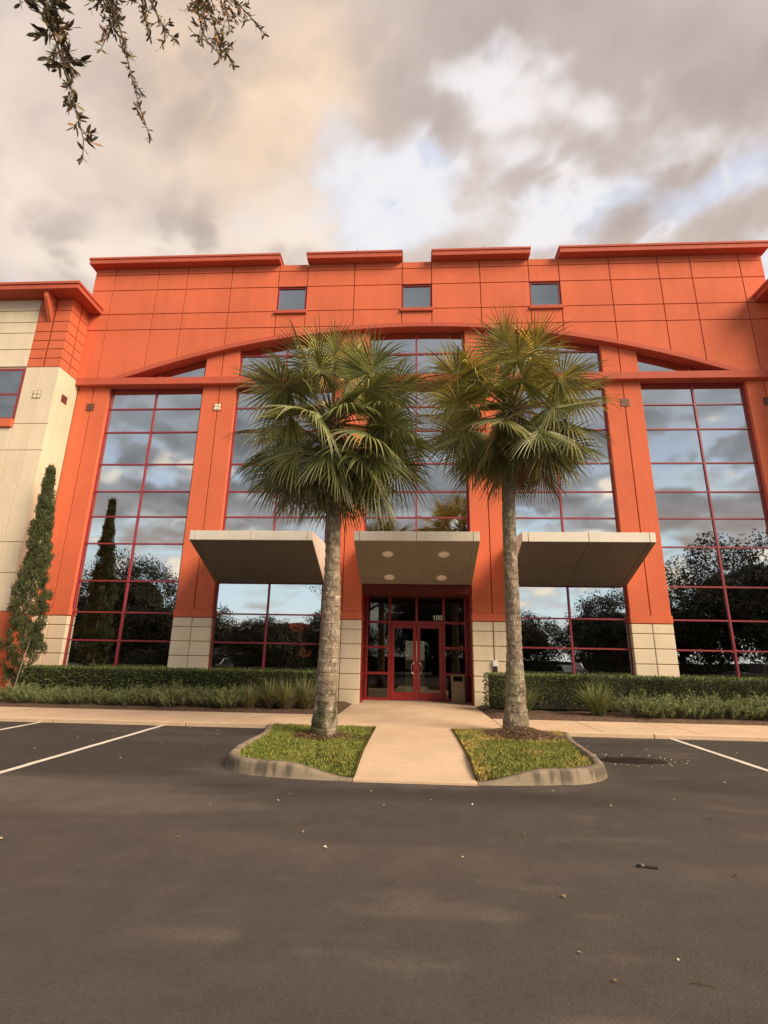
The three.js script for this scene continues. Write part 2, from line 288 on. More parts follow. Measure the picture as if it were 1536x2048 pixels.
// ---------------------------------------------------------------- the building
const CX = 0.13, ZW = -17.6, ZP = -17.8, ZG = -18.0;
const building = thing('office_building', 'large orange stucco office block with a wide arch, tall mirrored windows and three canopies', 'building', [CX, 0, -17.8]);
const AR = 32.6, AC = 14.2 - AR, archY = (x, r = AR) => { const u = x - CX; return AC + Math.sqrt(r * r - u * u); };
const BT = 12.08, BB = 11.78;                          // the beam under the arch
{
  // backing wall with the arch cut out of its foot
  const s = [[-13.5, BT], [-13.5, 17.28], [13.76, 17.28], [13.76, BT]];
  const arc = []; for (let i = 0; i <= 60; i++) { const x = CX + lerp(11.5, -11.5, i / 60); arc.push([x, Math.max(BT, archY(x) + 0.1)]); }
  const wall = part('upper_wall', extrude([...s, ...arc], -17.97, ZW - 0.12, 0), M.joint, building);
  const cols = [-13.62, -12.73, -10.85, -9.6, -7.69, -5.7, -4.5, -2.55, -0.6, 0.6, 2.55, 4.5, 5.7, 7.69, 9.6, 10.85, 12.73, 13.62], rows = [17.3, 16.98, 16.21, 15.04, 14.29, BT];
  const AT = AR + 0.2, J = 0.014, at = (x) => (Math.abs(x - CX) < 11.9 ? archY(x, AT) : -9);
  for (let i = 0; i < cols.length - 1; i++) for (let j = 0; j < 5; j++) {
    const win = j === 2 && [-5.7, -0.6, 4.5].includes(cols[i]);
    if (win) continue;
    let x0 = CX + cols[i] + J, x1 = CX + cols[i + 1] - J; const y1 = rows[j] - (j ? J : 0), y0 = rows[j + 1] + J;
    const free = (x) => at(x) < y1 - 0.04;
    let runs = [], cur = null;
    for (let k = 0; k <= 24; k++) { const x = lerp(x0, x1, k / 24); if (free(x)) { if (!cur) runs.push(cur = []); cur.push([x, Math.max(y0, at(x) + 0.004)]); } else cur = null; }
    for (const run of runs) {
      if (run.length < 3) continue;
      const flat = run.every((p) => p[1] === y0), low = flat ? [run[0], run[run.length - 1]] : run;
      part('wall_panel', extrude([...low, [run[run.length - 1][0], y1], [run[0][0], y1]], ZW - 0.115, ZW, 0.008), M.orange, wall);
    }
  }
  // archivolt
  const o = [], n2 = 72; for (let i = 0; i <= n2; i++) { const x = CX + lerp(-12.05, 12.05, i / n2); o.push([x, Math.max(BT - 0.03, Math.abs(x - CX) < 12.1 ? archY(x) : 0)]); }
  const up = o.map(([x]) => [x, archY(x, AT)]).reverse();
  part('arch_band', extrude([...o, ...up], -17.99, ZW + 0.03, 0.012), M.orangeTrim, building);
  part('beam', rbox(-13.38, 13.64, BB, BT, -17.99, ZW + 0.035, 0.012), M.orangeTrim, building);
  // little top windows
  for (const u of [-5.1, 0, 5.1]) {
    const x0 = CX + u - 0.585, x1 = CX + u + 0.585, y0 = 15.055, y1 = 16.195, f = 0.05, zf = ZW - 0.05;
    const w = part('window', merge([box(x0, x0 + f, y0, y1, zf - 0.06, zf), box(x1 - f, x1, y0, y1, zf - 0.06, zf), box(x0 + f, x1 - f, y0, y0 + f, zf - 0.06, zf), box(x0 + f, x1 - f, y1 - f, y1, zf - 0.06, zf)]), M.red, building);
    part('pane', box(x0 + f, x1 - f, y0 + f, y1 - f, zf - 0.05, zf - 0.04), M.mirror[3], w);
    part('sill', rbox(x0 - 0.07, x1 + 0.07, 14.90, 15.05, ZW - 0.1, ZW + 0.09, 0.012), M.orangeTrim, building);
  }
  // cornices
  for (const [a, b] of [[-13.74, -5.64], [-4.5, -0.6], [0.62, 4.55], [5.71, 13.75]]) {
    const x0 = CX + a, x1 = CX + b;
    part('cornice', merge([rbox(x0, x1, 17.30, 17.50, -18.3, ZW + 0.34, 0.012), rbox(x0 - 0.03, x1 + 0.03, 17.5, 17.60, -18.33, ZW + 0.37, 0.012)]), M.orangeTrim, building);
  }
  // lightning rods
  for (const u of [-2.5, 2.8, 8.6]) part('lightning_rod', tube([V(CX + u, 17.6, -17.75), V(CX + u + 0.01, 17.9, -17.75), V(CX + u, 18.2, -17.75)], 0.012, 0.006, 4, 5), M.dark, building);
  // mass behind
  part('roof', box(-13.5, 13.76, 16.6, 16.8, -27.6, -17.98), M.dark, building);
  part('side_wall', merge([box(-13.5, -13.2, 0, 17.28, -27.6, -17.98), box(13.46, 13.76, 0, 17.28, -27.6, -17.98), box(-13.2, -0.5, 0, 16.6, -27.6, -27.3), box(0.75, 13.46, 0, 16.6, -27.6, -27.3), box(-0.5, 0.75, 2.6, 16.6, -27.6, -27.3)]), M.orange, building);
}
// pilasters
const pil = [[-13.4, -12.1], [-8.28, -6.96], [-3.1, -1.76], [2.02, 3.36], [7.22, 8.54], [12.36, 13.66]];
pil.forEach(([x0, x1], k) => {
  const mid = (x0 + x1) / 2, ends = k === 0 || k === 5, p = part('pilaster', merge([box(x0 + 0.02, x1 - 0.02, 0, 2.8, -18.05, ZP - 0.04), box(x0 + 0.01, x1 - 0.01, 2.8, BB, -18.05, ZP - 0.035)]), k < 9 ? M.joint : M.joint, building);
  part('pilaster_panel', rbox(x0, mid - 0.016, 3.1, BB, -18.04, ZP, 0.01), M.orange, p);
  part('pilaster_panel', rbox(mid + 0.016, x1, 3.1, BB, -18.04, ZP, 0.01), M.orange, p);
  part('base_band', rbox(x0 - 0.03, x1 + 0.03, 2.83, 3.095, -18.03, ZP + 0.035, 0.02), M.orange, p);
  if (!ends) for (const [a, b] of [[x0, mid - 0.016], [mid + 0.016, x1]]) {
    const pts = [[a, BT]]; pts.push([b, BT]); for (let i = 0; i <= 6; i++) { const x = lerp(b, a, i / 6); pts.push([x, archY(x) + 0.02]); }
    part('pilaster_panel', extrude(pts, -18.03, ZP, 0.008), M.orange, p);
  }
  const rows = [2.82, 2.5, 2.02, 1.54, 1.06, 0.57, 0.06];
  for (let j = 0; j < 6; j++) for (const [a, b] of [[x0 - 0.015, mid - 0.012], [mid + 0.012, x1 + 0.015]]) part('stone_block', rbox(a, b, rows[j + 1] + 0.011, rows[j] - 0.011, -18.02, ZP + 0.025, 0.018), M.cream, p);
  part('base_core', box(x0 + 0.005, x1 - 0.005, 0.05, 2.8, -18.03, ZP - 0.01), M.creamJoint, p);
  if (k === 0 || k === 4 || k === 5) part('square_vent', rbox(mid - 0.16, mid + 0.16, 10.75, 11.07, ZP - 0.02, ZP + 0.018, 0.01), M.brown, p, 'small brown square plate');
  if (k === 1) {
    const f = part('square_tile', rbox(mid - 0.17, mid + 0.17, 10.7, 11.04, ZP - 0.02, ZP + 0.012, 0.01), M.joint, p, 'square tile with a cream four-petal flower');
    const ps = []; for (const [i, j] of [[-1, -1], [1, -1], [-1, 1], [1, 1]]) { const s = new THREE.SphereGeometry(0.078, 14, 8); s.scale(1, 1, 0.35); s.translate(mid + i * 0.07, 10.87 + j * 0.07, ZP + 0.012); ps.push(s); }
    ps.push(box(mid - 0.03, mid + 0.03, 10.84, 10.9, ZP, ZP + 0.03)); const g = merge(ps); const fl = part('flower_relief', g, M.cream, p);
  }
});
// tall windows
const rowY = [11.74, 10.902, 9.901, 8.563, 7.466, 6.48, 5.452, 4.083, 2.97, 2.003, 1.02];
const wr = rng(77);
function pane(pts, parent) {                           // one sheet of glass, never hung quite true
  let cx = 0, cy = 0; pts.forEach((p) => { cx += p[0] / pts.length; cy += p[1] / pts.length; });
  const g = extrude(pts.map((p) => [p[0] - cx, p[1] - cy]), -0.008, 0.0, 0);
  g.rotateX((wr() - 0.5) * 0.006); g.rotateY((wr() - 0.5) * 0.007); g.translate(cx, cy, ZG);
  part('pane', uvm(g), M.mirror[Math.floor(wr() * 3)], parent);
}
function tallWindow(L, Mx, R, rows) {
  const f = 0.030, zf0 = ZG - 0.06, zf1 = ZG + 0.05, bars = [], y1 = rows[0], y0 = rows[rows.length - 1];
  for (const x of [L + f, Mx, R - f]) bars.push(box(x - f, x + f, y0 - f, y1 + f, zf0, zf1));
  for (const y of rows) for (const [a, b] of [[L + 2 * f, Mx - f], [Mx + f, R - 2 * f]]) bars.push(box(a, b, y - f * 0.85, y + f * 0.85, zf0, zf1 - 0.01));
  const w = part('window', merge(bars), M.red, building);
  for (let j = 0; j < rows.length - 1; j++) for (const [a, b] of [[L + 2 * f, Mx - f], [Mx + f, R - 2 * f]]) { const c = rows[j + 1] + f * 0.85, d = rows[j] - f * 0.85; pane([[a, c], [b, c], [b, d], [a, d]], w); }
}
const bays = [[-12.1, -10.225, -8.31], [-6.95, -5.057, -3.12], [-1.75, 0.121, 2.0], [3.37, 5.296, 7.23], [8.54, 10.494, 12.37]];
bays.forEach(([L, Mx, R], k) => {
  tallWindow(L, Mx, R, k === 2 ? rowY.slice(0, 8) : rowY);
  // the arched light above the beam
  const f = 0.035, bars = [], panes = [], zf0 = ZG - 0.06, zf1 = ZG + 0.05, rows = [BT + 0.01, 13.22, 15];
  const xs = [L, Mx, R];
  const topAt = (x) => (Math.abs(x - CX) < 11.46 ? archY(x) : 0);
  for (const x of [L + f, Mx, R - f]) if (topAt(x) > BT + 0.1) bars.push(box(x - f, x + f, BT, topAt(x) + 0.05, zf0, zf1));
  if (k > 0 && k < 4) bars.push(box(L, R, 13.22 - f, 13.22 + f, zf0, zf1 - 0.01));
  for (let i = 0; i < 2; i++) for (let j = 0; j < 2; j++) {
    const a = xs[i] + (i ? f : 2 * f), b = xs[i + 1] - (i ? 2 * f : f), y0 = rows[j] + (j ? f : 0), y1 = k > 0 && k < 4 ? rows[j + 1] - f : 15, pts = [];
    if (j && (k === 0 || k === 4)) continue;
    const up = []; for (let s = 0; s <= 12; s++) { const x = lerp(b, a, s / 12), y = Math.min(y1, topAt(x) + 0.03); if (y > y0 + 0.02) up.push([x, y]); }
    if (up.length < 3) continue;
    pts.push([up[up.length - 1][0], y0], [up[0][0], y0], ...up); panes.push(pts);
  }
  const w = part('arched_window', merge(bars), M.red, building);
  panes.forEach((p) => pane(p, w));
  if (k !== 2) part('sill_wall', box(L, R, 0, 0.98, -18.1, ZG + 0.03), M.orangeTrim, building);
});
part('backing', merge([box(-12.1, 12.37, 4.2, 11.78, -18.3, -18.12), box(-13.2, -3.1, 0.9, 4.2, -18.3, -18.12), box(3.36, 13.4, 0.9, 4.2, -18.3, -18.12), box(-13.2, 13.4, 11.78, 14.4, -18.3, -18.12)]), M.dark, building);
// canopies: wedges hung over the entrance and the bays beside it
function canopy(x0, x1, seamsX, lamps) {
  const zf = -15.3, zb = -17.79, yb0 = 4.05, yf0 = 5.02, yf1 = 5.31, yb1 = 5.42;
  const sy = (z) => lerp(yf0, yb0, (z - zf) / (zb - zf)), g = new THREE.BufferGeometry();
  const core = extrude([[-(zf - 0.02), yf0 + 0.025], [-zb, yb0 + 0.03], [-zb, yb1], [-(zf - 0.02), yf1 - 0.012]], 0, x1 - x0 - 0.03, 0); core.rotateY(Math.PI / 2); core.translate(x0 + 0.015, 0, 0);
  // rotateY(+90deg) sends (x, y, z) to (z, y, -x): the profile's x was -z
  const c = part('canopy', uvm(core), M.seam, building);
  const xs = [x0, ...seamsX, x1], J = 0.010;
  for (let i = 0; i < xs.length - 1; i++) {
    part('fascia_panel', rbox(xs[i] + (i ? J : 0), xs[i + 1] - (i < xs.length - 2 ? J : 0), yf0 - 0.005, yf1, zf - 0.03, zf + 0.012, 0.006), M.alu, c);
    const zs = [zf - 0.032, -16.55, zb];
    for (let j = 0; j < 2; j++) {
      const a = xs[i] + (i ? J : 0), b = xs[i + 1] - (i < xs.length - 2 ? J : 0), z0 = zs[j] - (j ? J : 0), z1 = zs[j + 1] + (j ? 0 : J);
      const q = new THREE.BoxGeometry(b - a, 0.02, z0 - z1); const p = q.attributes.position;
      for (let v = 0; v < p.count; v++) { const z = p.getZ(v) > 0 ? z0 : z1, top = p.getY(v) > 0; p.setXYZ(v, p.getX(v) + (a + b) / 2, sy(z) + (top ? 0.022 : 0), z); }
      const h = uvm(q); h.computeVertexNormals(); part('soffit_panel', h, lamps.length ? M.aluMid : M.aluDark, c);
    }
  }
  for (const [s, x] of [[-1, x0], [1, x1]]) {
    const e = extrude([[-(zf - 0.03), yf0 + 0.003], [-zb, yb0 + 0.005], [-zb, yb1 + 0.01], [-(zf - 0.03), yf1 - 0.002]], 0, 0.014, 0); e.rotateY(Math.PI / 2); e.translate(x - (s > 0 ? 0.014 : 0), 0, 0);
    part('side_panel', uvm(e), M.alu, c);
  }
  for (const [lx, lz] of lamps) {
    const y = sy(lz), tilt = Math.atan2(yf0 - yb0, zf - zb);
    const ring = new THREE.TorusGeometry(0.165, 0.018, 8, 28); ring.rotateX(Math.PI / 2 - tilt); ring.translate(lx, y - 0.004, lz);
    const d = part('downlight', uvm(ring), M.alu, c);
    const lens = new THREE.SphereGeometry(0.158, 24, 8, 0, Math.PI * 2, Math.PI / 2, Math.PI / 2); lens.scale(1, 0.22, 1); lens.rotateX(-tilt); lens.translate(lx, y - 0.002, lz);
    part('downlight_lens', lens, M.lens, c);
  }
}
canopy(-6.95, -3.08, [-6.78, -5.03, -3.25], []);
canopy(-1.80, 2.02, [-1.63, 0.11, 1.82], [[-0.79, -16.0], [0.97, -16.0], [-0.79, -17.36], [0.97, -17.36]]);
canopy(3.28, 7.19, [3.46, 5.24, 7.01], []);
// entrance: a glazed recess
const fontBold = await new FontLoader().loadAsync('fonts/droid/droid_sans_bold.typeface.json');
{
  const ZD = -19.5, f = 0.045, T1 = 2.87, CE = 3.78, bars = [], V2 = (x, y0, y1) => bars.push(box(x - f, x + f, y0, y1, ZD - 0.06, ZD + 0.06));
  part('entrance_lintel', box(-1.78, 2.04, 3.74, 4.3, -18.4, -17.85), std([0.11, 0.012, 0.010]), building);
  part('entrance_ceiling', box(-1.78, 2.04, 3.78, 3.95, -19.7, -18.4), std([0.09, 0.02, 0.018]), building);
  for (const x of [-1.68, -0.845, 1.145, 1.94]) V2(x, 0.14, CE);
  V2(0.15, T1 + 0.04, CE);
  for (const [a, b] of [[-1.63, -0.89], [1.19, 1.9]]) for (const y of [0.19, 1.06, 1.97, T1]) bars.push(box(a, b, y - f, y + f, ZD - 0.055, ZD + 0.05));
  bars.push(box(-0.8, 1.1, T1 - 0.05, T1 + 0.05, ZD - 0.055, ZD + 0.05));
  for (const x of [-1.74, 2.0]) { for (const y of [0.19, 1.06, 1.97, T1, CE - 0.04]) bars.push(box(x - 0.035, x + 0.035, y - f, y + f, ZD + 0.07, -18.06)); bars.push(box(x - 0.036, x + 0.036, 0.14, CE, -18.15, -18.055)); }
  const w = part('entrance_frame', merge(bars), M.doorRed, building);
  const gp = (x0, x1, y0, y1) => part('pane', box(x0, x1, y0, y1, ZD - 0.006, ZD + 0.006), M.smoked, w);
  for (const [a, b] of [[-1.63, -0.89], [1.19, 1.9]]) { gp(a, b, 0.235, 1.015); gp(a, b, 1.105, 1.925); gp(a, b, 2.015, T1 - f); gp(a, b, T1 + f, CE); }
  gp(-0.8, 0.105, T1 + 0.05, CE); gp(0.195, 1.1, T1 + 0.05, CE);
  for (const x of [-1.74, 2.0]) for (const [a, b] of [[0.235, 1.015], [1.105, 1.925], [2.015, T1 - f], [T1 + f, CE - 0.085]]) part('pane', box(x - 0.005, x + 0.005, a, b, ZD + 0.06, -18.15), M.smoked, w);
  const t = new TextGeometry('100', { font: fontBold, size: 0.18, depth: 0.006, curveSegments: 4, bevelEnabled: false }); t.computeBoundingBox(); t.scale(0.36 / t.boundingBox.max.x, 1, 1); t.translate(0.73, 2.965, ZD + 0.03);
  part('house_number', t, M.white, w);
  for (const [a, b, s] of [[-0.79, 0.143, 1], [0.157, 1.09, -1]]) {
    const st = 0.125, y0 = 0.16, y1 = T1 - 0.06, z0 = ZD - 0.025, z1 = ZD + 0.03;
    const d = part('door', merge([rbox(a, a + st, y0, y1, z0, z1, 0.006), rbox(b - st, b, y0, y1, z0, z1, 0.006), box(a + st, b - st, y0, y0 + 0.26, z0 + 0.002, z1 - 0.002), box(a + st, b - st, y1 - 0.15, y1, z0 + 0.002, z1 - 0.002)]), M.doorRed, building);
    part('door_pane', box(a + st, b - st, y0 + 0.26, y1 - 0.15, ZD - 0.004, ZD + 0.004), M.smoked, d);
    const hx = s > 0 ? b - 0.07 : a + 0.07, o = s > 0 ? -0.1 : 0.1;
    part('door_handle', tube([V(hx, 1.02, z1), V(hx, 1.03, z1 + 0.07), V(hx + o * 0.3, 1.05, z1 + 0.09), V(hx + o, 1.12, z1 + 0.09), V(hx + o, 1.36, z1 + 0.09), V(hx + o * 0.3, 1.43, z1 + 0.09), V(hx, 1.45, z1 + 0.07), V(hx, 1.46, z1)], 0.014, 0.014, 30, 8), M.chrome, d);
    const lock = new THREE.CylinderGeometry(0.022, 0.022, 0.02, 16); lock.rotateX(Math.PI / 2); lock.translate(s > 0 ? b - 0.05 : a + 0.05, 0.93, z1 + 0.01); part('lock', lock, M.chrome, d);
  }
  // lobby behind the doors
  const wall = std([0.45, 0.40, 0.33]), floor = std([0.22, 0.19, 0.16], { roughness: 0.25 });
  const lob = part('lobby', merge([box(-5, -4.9, 0.1, 4, -27, -19.6), box(5, 5.1, 0.1, 4, -27, -19.6), box(-5, -0.45, 0.1, 4, -27.1, -27), box(0.7, 5.1, 0.1, 4, -27.1, -27), box(-0.45, 0.7, 2.45, 4, -27.1, -27), box(-5, 5.1, 3.95, 4.05, -27, -19.75)]), wall, building);
  part('lobby_floor', box(-5, 5.1, 0.02, 0.12, -27, -19.56), floor, lob);
  part('rear_door', merge([box(-0.45, -0.36, 0.12, 2.45, -27.08, -27.02), box(0.61, 0.7, 0.12, 2.45, -27.08, -27.02), box(0.1, 0.16, 0.12, 2.45, -27.08, -27.02), box(-0.36, 0.61, 0.95, 1.07, -27.07, -27.03)]), M.dark, lob);
  part('rear_door_pane', box(-0.4, 0.66, 0.14, 2.44, -27.06, -27.05), std([0.62, 0.60, 0.52], { roughness: 0.5 }).clone(), lob); lob.children[lob.children.length - 1].material = new THREE.MeshPhysicalMaterial({ color: lin(0.6, 0.58, 0.5), transmission: 1, thickness: 0, roughness: 0.25, ior: 1.5 });
  part('reception_desk', merge([rbox(-3.4, -0.9, 0.13, 1.0, -24.4, -23.9), rbox(-3.5, -0.8, 1.0, 1.06, -24.5, -23.8)]), std([0.12, 0.07, 0.045], { roughness: 0.4 }), lob);
}
// small wall box on the pier right of the entrance
{ const b = part('wall_box', rbox(2.62, 2.78, 1.38, 1.56, ZP + 0.02, ZP + 0.12, 0.02), M.white, building); part('wall_box_cover', rbox(2.63, 2.77, 1.20, 1.385, ZP + 0.02, ZP + 0.11, 0.03), M.dark, b); part('conduit', tube([V(2.7, 1.56, ZP + 0.04), V(2.7, 2.1, ZP + 0.04), V(2.7, 2.8, ZP + 0.04)], 0.012, 0.012, 6, 6), M.creamJoint, b); }

// wings: the lower blocks left and right
function wing(s, label) {                               // s = -1 left, +1 right
  const X = (u) => CX + s * u;                          // u measured from the centre outwards
  const b = thing('side_wing', label, 'building wing', [X(13.53), 0, -16.6]);
  const bx = (u0, u1, y0, y1, z0, z1, r) => (r ? rbox(Math.min(X(u0), X(u1)), Math.max(X(u0), X(u1)), y0, y1, z0, z1, r) : box(Math.min(X(u0), X(u1)), Math.max(X(u0), X(u1)), y0, y1, z0, z1));
  const U0 = 13.53, U1 = 14.85, UE = 40, ZF = -16.6, J = 0.014, r = 0.01;
  const w = part('wall', merge([bx(U0 + 0.03, UE, 0, 15.05, -40, ZF - 0.03)]), M.creamJoint, b);
  part('orange_core', bx(U0 + 0.02, U1, 12.02, 15.05, -17.9, ZF - 0.02), M.joint, b);
  const oR = [15.05, 14.5, 14.01, 13.56, 13.16, 12.78, 12.38, 12.0], mid = 14.2;
  for (let j = 0; j < 7; j++) {
    for (const [a, c] of [[U0, mid - 0.04], [mid + 0.04, U1]]) part('wall_panel', bx(a, c - (c === U1 ? 0.01 : 0), oR[j + 1] + J, oR[j] - J, ZF - 0.06, ZF, r), M.orange, w);
    for (const [za, zb] of [[-17.1, ZF - 0.062], [-17.78, -17.16]]) part('wall_panel', bx(U0, U0 + 0.06, oR[j + 1] + J, oR[j] - J, za, zb, r), M.orange, w);
  }
  const cR = [15.05, 14.52, 13.99, 13.51, 12.78, 12.02];
  for (let j = 0; j < 5; j++) part('wall_panel', bx(U1 + J, 26, cR[j + 1] + J, cR[j] - J, ZF - 0.06, ZF, r), M.cream, w);
  // lower cream part
  const lR = [12.0, 9.65, 8.6, 5.2, 4.13, 2.85];
  for (let j = 0; j < 5; j++) for (const [a, c] of [[U0, mid], [mid, U1]]) part('wall_panel', bx(a + (a === mid ? J * 0.7 : 0), c - J * 0.7, lR[j + 1] + J * 0.7, lR[j] - J * 0.7, ZF - 0.06, ZF, r), M.cream, w);
  for (let j = 1; j < 5; j++) for (let k = 0; k < 6; k++) part('wall_panel', bx(U1 + J * 0.7 + k * 1.9, U1 + 1.9 - J * 0.7 + k * 1.9, lR[j + 1] + J * 0.7, lR[j] - (j === 1 ? 0.16 : J * 0.7), ZF - 0.06, ZF, r), M.cream, w);
  part('side_panel', bx(U0, U0 + 0.06, 2.86, 11.99, -17.78, ZF - 0.062, r), M.cream, w);
  part('wall_base', bx(U0 - 0.02, 26, 0, 2.84, -17.77, ZF + 0.02, 0.01), M.orange, b);
  // window band
  const wx0 = U1 + 0.03, wx1 = 18.5, f = 0.04, bars = [];
  for (const u of [wx0 + f, wx0 + 1.75, wx1 - f]) bars.push(bx(u - f, u + f, 9.83, 11.9, ZF - 0.09, ZF - 0.004));
  for (const y of [9.86, 10.86, 11.9]) bars.push(bx(wx0, wx1, y - f, y + f, ZF - 0.088, ZF - 0.006));
  const win = part('window', merge(bars), M.red, b);
  for (const [a, c] of [[wx0 + 2 * f, wx0 + 1.75 - f], [wx0 + 1.75 + f, wx1 - 2 * f]]) for (const [y0, y1] of [[9.9, 10.82], [10.9, 11.86]]) part('pane', bx(a, c, y0, y1, ZF - 0.028, ZF - 0.02), M.mirror[3], win);
  part('sill', bx(U1 + J, 18.55, 9.5, 9.82, ZF - 0.06, ZF + 0.09, 0.012), M.orange, b);
  // square ornaments
  const cxo = X(mid), ps = [];
  const fr = part('square_tile', rbox(cxo - 0.17, cxo + 0.17, 10.66, 11.0, ZF - 0.03, ZF + 0.008, 0.008), M.creamJoint, b, 'square flower tile in the cream wall');
  for (const [i, j] of [[-1, -1], [1, -1], [-1, 1], [1, 1]]) { const q = new THREE.SphereGeometry(0.074, 12, 8); q.scale(1, 1, 0.3); q.translate(cxo + i * 0.075, 10.83 + j * 0.075, ZF + 0.006); ps.push(q); }
  part('flower_relief', merge(ps), M.cream, fr);
  part('square_vent', bx(U0 - 0.012, U0 + 0.02, 10.76, 11.08, -17.32, -17.0, 0.008), M.brown, b, 'brown square plate on the return wall');
  // cornice and its bracket
  part('cornice', merge([bx(U0 - 0.52, UE, 15.05, 15.25, -40, ZF + 0.6, 0.012), bx(U0 - 0.56, UE, 15.25, 15.36, -40, ZF + 0.64, 0.012)]), M.orangeTrim, b);
  const br = extrude([[0, 15.04], [-0.5, 15.04], [-0.5, 14.82], [0, 13.95]], -0.07, 0.07, 0.01); br.rotateY(Math.PI / 2); br.translate(X(14.32), 0, ZF);
  part('bracket', uvm(br), M.orange, b);
}
wing(-1, 'cream and orange wing of the building at the left edge, with one window');
wing(1, 'sliver of the building wing at the right edge, its orange cornice showing');

// ---------------------------------------------------------------- island with its kerbs and grass
function island(s, path, lawnIn, label, kerbLabel) {
  const pts = path.map((p) => V(p[0], 0, p[1])), curve = new THREE.CatmullRomCurve3(pts, false, 'centripetal'), N = 240, len = curve.getLength();
  const prof = [[0, 0], [0.02, 0.45], [0.035, 0.8], [0.06, 0.96], [0.09, 1], [0.17, 1], [0.175, 0.3]];
  const pos = [], col = [], uv = [], idx = [], inner = [];
  for (let i = 0; i <= N; i++) {
    const t = i / N, c = curve.getPointAt(t), d = curve.getTangentAt(t), n = V(d.z, 0, -d.x).multiplyScalar(s), left = (1 - t) * len;  // n points inwards
    const full = lerp(SW - 0.004, 0.175, smoothstep(t, 0.05, 0.6)), top = lerp(full, gy(c.z) + 0.02, smoothstep(1.0 - left, 0.0, 1.0));
    prof.forEach(([o, h], k) => {
      const y = k === 6 ? top - 0.08 : lerp(gy(c.z) - 0.02, top, h); pos.push(c.x + n.x * o, y, c.z + n.z * o); uv.push(t * len, o * 2 + h * 0.2);
      const jt = Math.abs(((t * len + 0.4) % 1.52) - 0.76) < 0.02 ? 0.55 : 1, st = fbm(t * len * 3.5, 5, 4, 301) , drip = fbm(t * len * 16, h * 1.2, 3, 307), low = k < 3 ? 1 : k < 4 ? 0.7 : 0.3;
      let v = 0.95 - low * 0.55 * smoothstep(st * 0.8 + drip * 0.4, 0.58, 0.76) - 0.25 * (1 - low) * smoothstep(fbm(t * len * 6, 9, 3, 311), 0.5, 0.8); if (k === 0) v = lerp(v, 1.15, 0.6);
      v *= jt; col.push(v, v * 0.985, v * 0.94);
    });
    inner.push([c.x + n.x * 0.172, c.z + n.z * 0.172, top]);
  }
  const P = prof.length; for (let i = 0; i < N; i++) for (let k = 0; k < P - 1; k++) { const a = i * P + k, b = a + P; idx.push(a, b, a + 1, b, b + 1, a + 1); }
  const g = new THREE.BufferGeometry(); g.setAttribute('position', new THREE.Float32BufferAttribute(pos, 3)); g.setAttribute('color', new THREE.Float32BufferAttribute(col, 3)); g.setAttribute('uv', new THREE.Float32BufferAttribute(uv, 2)); g.setIndex(idx); g.computeVertexNormals();
  const k = struct('kerb', g, M.curb); k.name = numbered('kerb');
  // soil
  const poly = [...inner.map((p) => [p[0], p[1]]), [lawnIn, -7.55], [lawnIn, -11.95]];
  const topAt = (x, z) => lerp(SW + 0.0, 0.13, smoothstep(z, -11.9, -9)) - 0.11 * smoothstep(z, -8.6, -7.4) * smoothstep(1.9 - Math.abs(x), 0, 1.1);
  const sh = new THREE.Shape(poly.map((p) => new THREE.Vector2(p[0], p[1])));
  let fine = []; // grid inside polygon
  const inside = (x, z) => { let c = false; for (let i = 0, j = poly.length - 1; i < poly.length; j = i++) { const [xi, zi] = poly[i], [xj, zj] = poly[j]; if ((zi > z) !== (zj > z) && x < ((xj - xi) * (z - zi)) / (zj - zi) + xi) c = !c; } return c; };
  const sg = new THREE.ShapeGeometry(sh); const sp = sg.attributes.position; for (let i = 0; i < sp.count; i++) { const x = sp.getX(i), z = sp.getY(i); sp.setXYZ(i, x, topAt(x, z) - 0.02, z); }
  const soil = struct('island_soil', uvm(sg), M.soil); soil.name = numbered('island_soil');
  return { inside, topAt, poly, lawnIn, s };
}
const islL = island(1, [[-3.22, -12.04], [-3.10, -11.5], [-2.95, -10.6], [-2.92, -9.6], [-2.86, -8.75], [-2.70, -8.05], [-2.30, -7.66], [-1.76, -7.52], [-1.3, -7.46], [-0.79, -7.42]], -0.79);
const islR = island(-1, [[3.34, -12.04], [3.24, -11.5], [3.08, -10.6], [2.98, -9.6], [2.88, -8.75], [2.72, -8.1], [2.34, -7.72], [1.85, -7.58], [1.38, -7.5], [0.86, -7.43]], 0.86);
